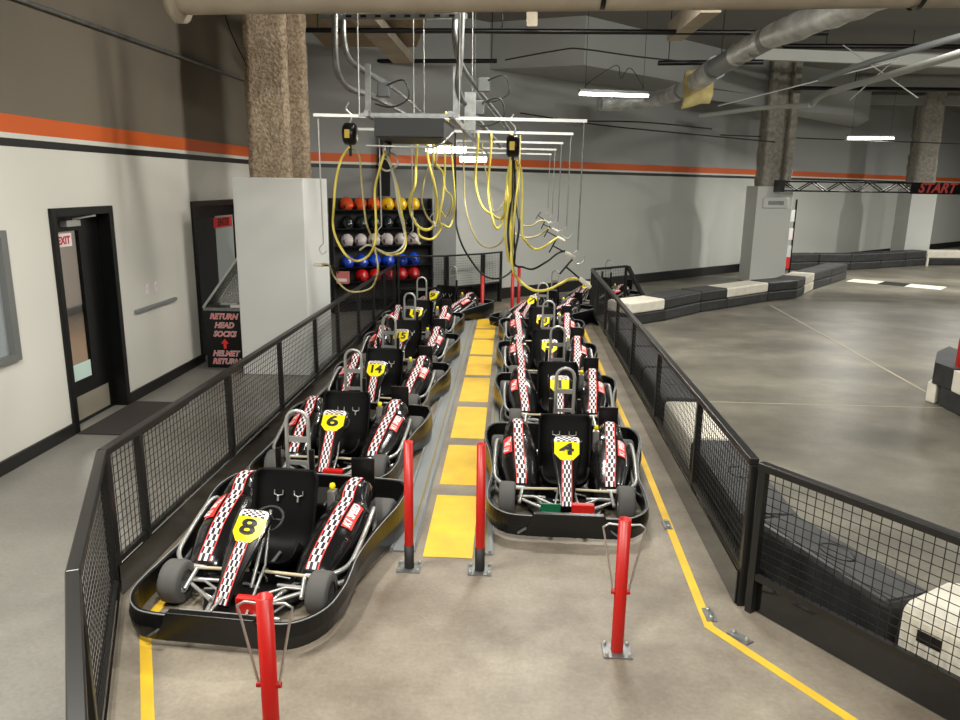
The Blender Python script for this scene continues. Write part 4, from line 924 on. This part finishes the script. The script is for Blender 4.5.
def place_helmet(X, z, c, lab, grp, tilt=0):
    global used
    o = h0 if not used else copy_tree(h0); used = True
    p = A+Vector((math.cos(ang), math.sin(ang), 0))*X+Vector((-math.sin(ang), math.cos(ang), 0))*.06
    o.location = (p.x, p.y, z+.0); o.rotation_euler = (math.radians(tilt), 0, ang+random.uniform(-.25, .25)); tag(o, lab, 'helmet', grp)
    for ch in o.children:
        if ch.name.startswith('shell'):
            if c not in shells:
                me = ch.data.copy(); me.materials.clear(); me.materials.append(M['h_'+c]); shells[c] = me
            ch.data = shells[c]
shells = {}
pos = ['leftmost', 'second from left', 'third from left', 'third from right', 'second from right', 'rightmost']
rows_ = [('orange orange orange yellow yellow yellow'.split(), 'top row', 1.99), (['black']*6, 'second row', 1.64), (['white']*6, 'third row', 1.30), (['blue']*6, 'fourth row', .90), (['red']*6, 'fifth row', .62)]
for cs, rn, z in rows_:
    for i, c in enumerate(cs):
        X = .30+.275*i
        if rn == 'fifth row' and i == 0: continue
        place_helmet(X, z, c, '%s helmet in the %s of the shelves, %s' % (c, rn, pos[i]), 'helmets on the shelves', -18 if rn == 'third row' else 0)
r = empty('cardboard_tray', A+Vector((.1, -.12, .62))); tag(r, 'red and white box at the left end of the fifth helmet row', 'box')
MB().box(-.02, .2, -.05, .1, 0, .22).build('box', mat('faded_red_print', (206, 120, 112), .6), parent=r); MB().box(0, .18, -.056, -.05, .04, .1).build('white_band', M['white'], parent=r)

# ================================================================ SOCK AND HELMET RETURN BIN
BX0, BX1, BY0, BY1, BZ = -4.2, -3.64, 9.8, 10.3, .82
r = empty('return_bin', ((BX0+BX1)/2, BY0, 0)); tag(r, 'black return bin with red writing and an open diamond plate hood', 'bin')
def rb(mb, name, m, **k):
    mb.v = [(v[0]-r.location.x, v[1]-r.location.y, v[2]) for v in mb.v]; return mb.build(name, m, parent=r, **k)
body = rb(MB().box(BX0, BX1, BY0, BY1, 0, BZ-.03), 'body', M['blk'])
rb(MB().box(BX0-.01, BX1+.005, BY0-.01, BY0+.03, BZ-.03, BZ+.01).box(BX0-.01, BX0+.03, BY0+.03, BY1, BZ-.03, BZ+.01), 'steel_rim', M['steel'])
rb(MB().add([(BX0, BY1-.03, BZ), (BX1, BY1-.03, BZ), (BX1, BY1-.03, 1.6)], [(0, 1, 2)]).add([(BX0, BY0, BZ+.01), (BX0, BY1-.03, BZ+.01), (BX1, BY1-.03, 1.6), (BX1, BY1-.4, 1.6)], [(0, 1, 2, 3)]), 'hood', M['diamond'])
rb(MB().bar((BX0-.01, BY0, BZ+.01), (BX1, BY1-.4, 1.62), .03, .03), 'hood_edge', M['lightsteel'])
rb(MB().box(-3.86, -3.72, BY0+.05, BY0+.15, BZ, BZ+.04), 'white_sock', M['white'])
tx = MB(); cx = (BX0+BX1)/2-.02
def wr(s, z, sz):
    tx.text(s, sz, frame((cx, BY0-.008, z), (1, 0, 0), (0, 0, 1)), M['white'], bold=.005, shear=.3, sx=.95); tx.text(s, sz, frame((cx, BY0-.011, z), (1, 0, 0), (0, 0, 1)), M['redlabel'], bold=.0, shear=.3, sx=.95)
wr('RETURN', .71, .105); wr('HEAD', .59, .105); wr('SOCKS', .47, .105)
tx.add([(cx-.02, BY0-.01, .27), (cx+.02, BY0-.01, .27), (cx+.02, BY0-.01, .34), (cx+.055, BY0-.01, .34), (cx, BY0-.01, .41), (cx-.055, BY0-.01, .34), (cx-.02, BY0-.01, .34)], [tuple(range(7))], M['redlabel'])
wr('HELMET', .2, .105); wr('RETURN', .09, .105)
rb(tx, 'lettering', None)

# ================================================================ WALL FITTINGS
for y, lab in ((8.68, 'white wall plate between the doors, left of two'), (8.9, 'white wall plate between the doors, right of two')):
    r = empty('wall_plate', (XW, y, 1.23)); tag(r, lab, 'wall plate', 'wall plates between the doors')
    MB().box(.001, .012, -.035, .035, -.06, .06).build('cover', M['white'], parent=r, bevel=.003); MB().box(.012, .016, -.012, .012, -.025, .025).build('toggle', M['box'], parent=r)
r = empty('wall_rail', (XW, 8.86, 1.01)); tag(r, 'short grey rail fixed to the wall under the switch plates', 'rail')
MB().box(.002, .04, -.52, .52, -.02, .02).build('rail', M['duct'], parent=r, bevel=.004)
r = empty('emergency_light', (6.68, 20.4, 2.12)); tag(r, 'pale oblong emergency light on the track pillar', 'emergency light')
MB().box(-.33, .33, -.07, -.0, -.14, .14).build('housing', M['box'], parent=r, bevel=.05); MB().box(-.2, .2, -.08, -.065, -.05, .05).build('lens', M['steel'], parent=r, bevel=.02)

# ================================================================ START GANTRY
t = empty('start_truss', (8.9, 20.0, 2.55)); tag(t, 'black truss with a START banner spanning the track', 'truss')
x0, x1 = -2.2, 4.6
c_ = MB()
for yy in (-.12, .12):
    for zz in (-.115, .115): c_.tube([(x0, yy, zz), (x1, yy, zz)], .022, 6)
c_.build('chords', M['blk'], parent=t)
n_ = 19
for yy in (-.12, .12):
    lc = MB()
    for k in range(n_):
        a = x0+(x1-x0)*k/n_; b = x0+(x1-x0)*(k+1)/n_; s = 1 if k % 2 else -1
        lc.tube([(a, yy, -.115*s), (b, yy, .115*s)], .016, 5)
    lc.build('lacing', M['blk'], parent=t)
MB().box(-2.3, -2.2, -.14, .4, -.15, .15).build('wall_bracket', M['blk'], parent=t)
MB().box(4.5, 4.7, -.12, .12, -2.55, .15).build('support_leg', M['blk'], parent=t)
bn = MB(); bn.box(.9, 2.12, -.16, -.145, -.15, .13, M['blk']); bn.text('START', .33, frame((1.53, -.168, -.005), (1, 0, 0), (0, 0, 1)), mat('dull_red_print', (170, 52, 46), .6), bold=.012, shear=.3, sx=.93); bn.build('start_banner', None, parent=t)
MB().box(2.14, 2.5, -.2, -.16, -.3, .2).build('end_sign', M['box'], parent=t)
r = empty('poster_stand', (7.45, 21.6, 0)); tag(r, 'thin black stand with pale and red cards behind the track pillar', 'stand')
MB().box(.18, .22, -.02, .02, 0, 2.2).build('post', M['blk'], parent=r)
for z, k in ((.3, 'redlabel'), (.62, 'box'), (1.1, 'white'), (1.6, 'box')): MB().box(-.1, .18, -.03, -.01, z, z+.32).build('card', M[k], parent=r)
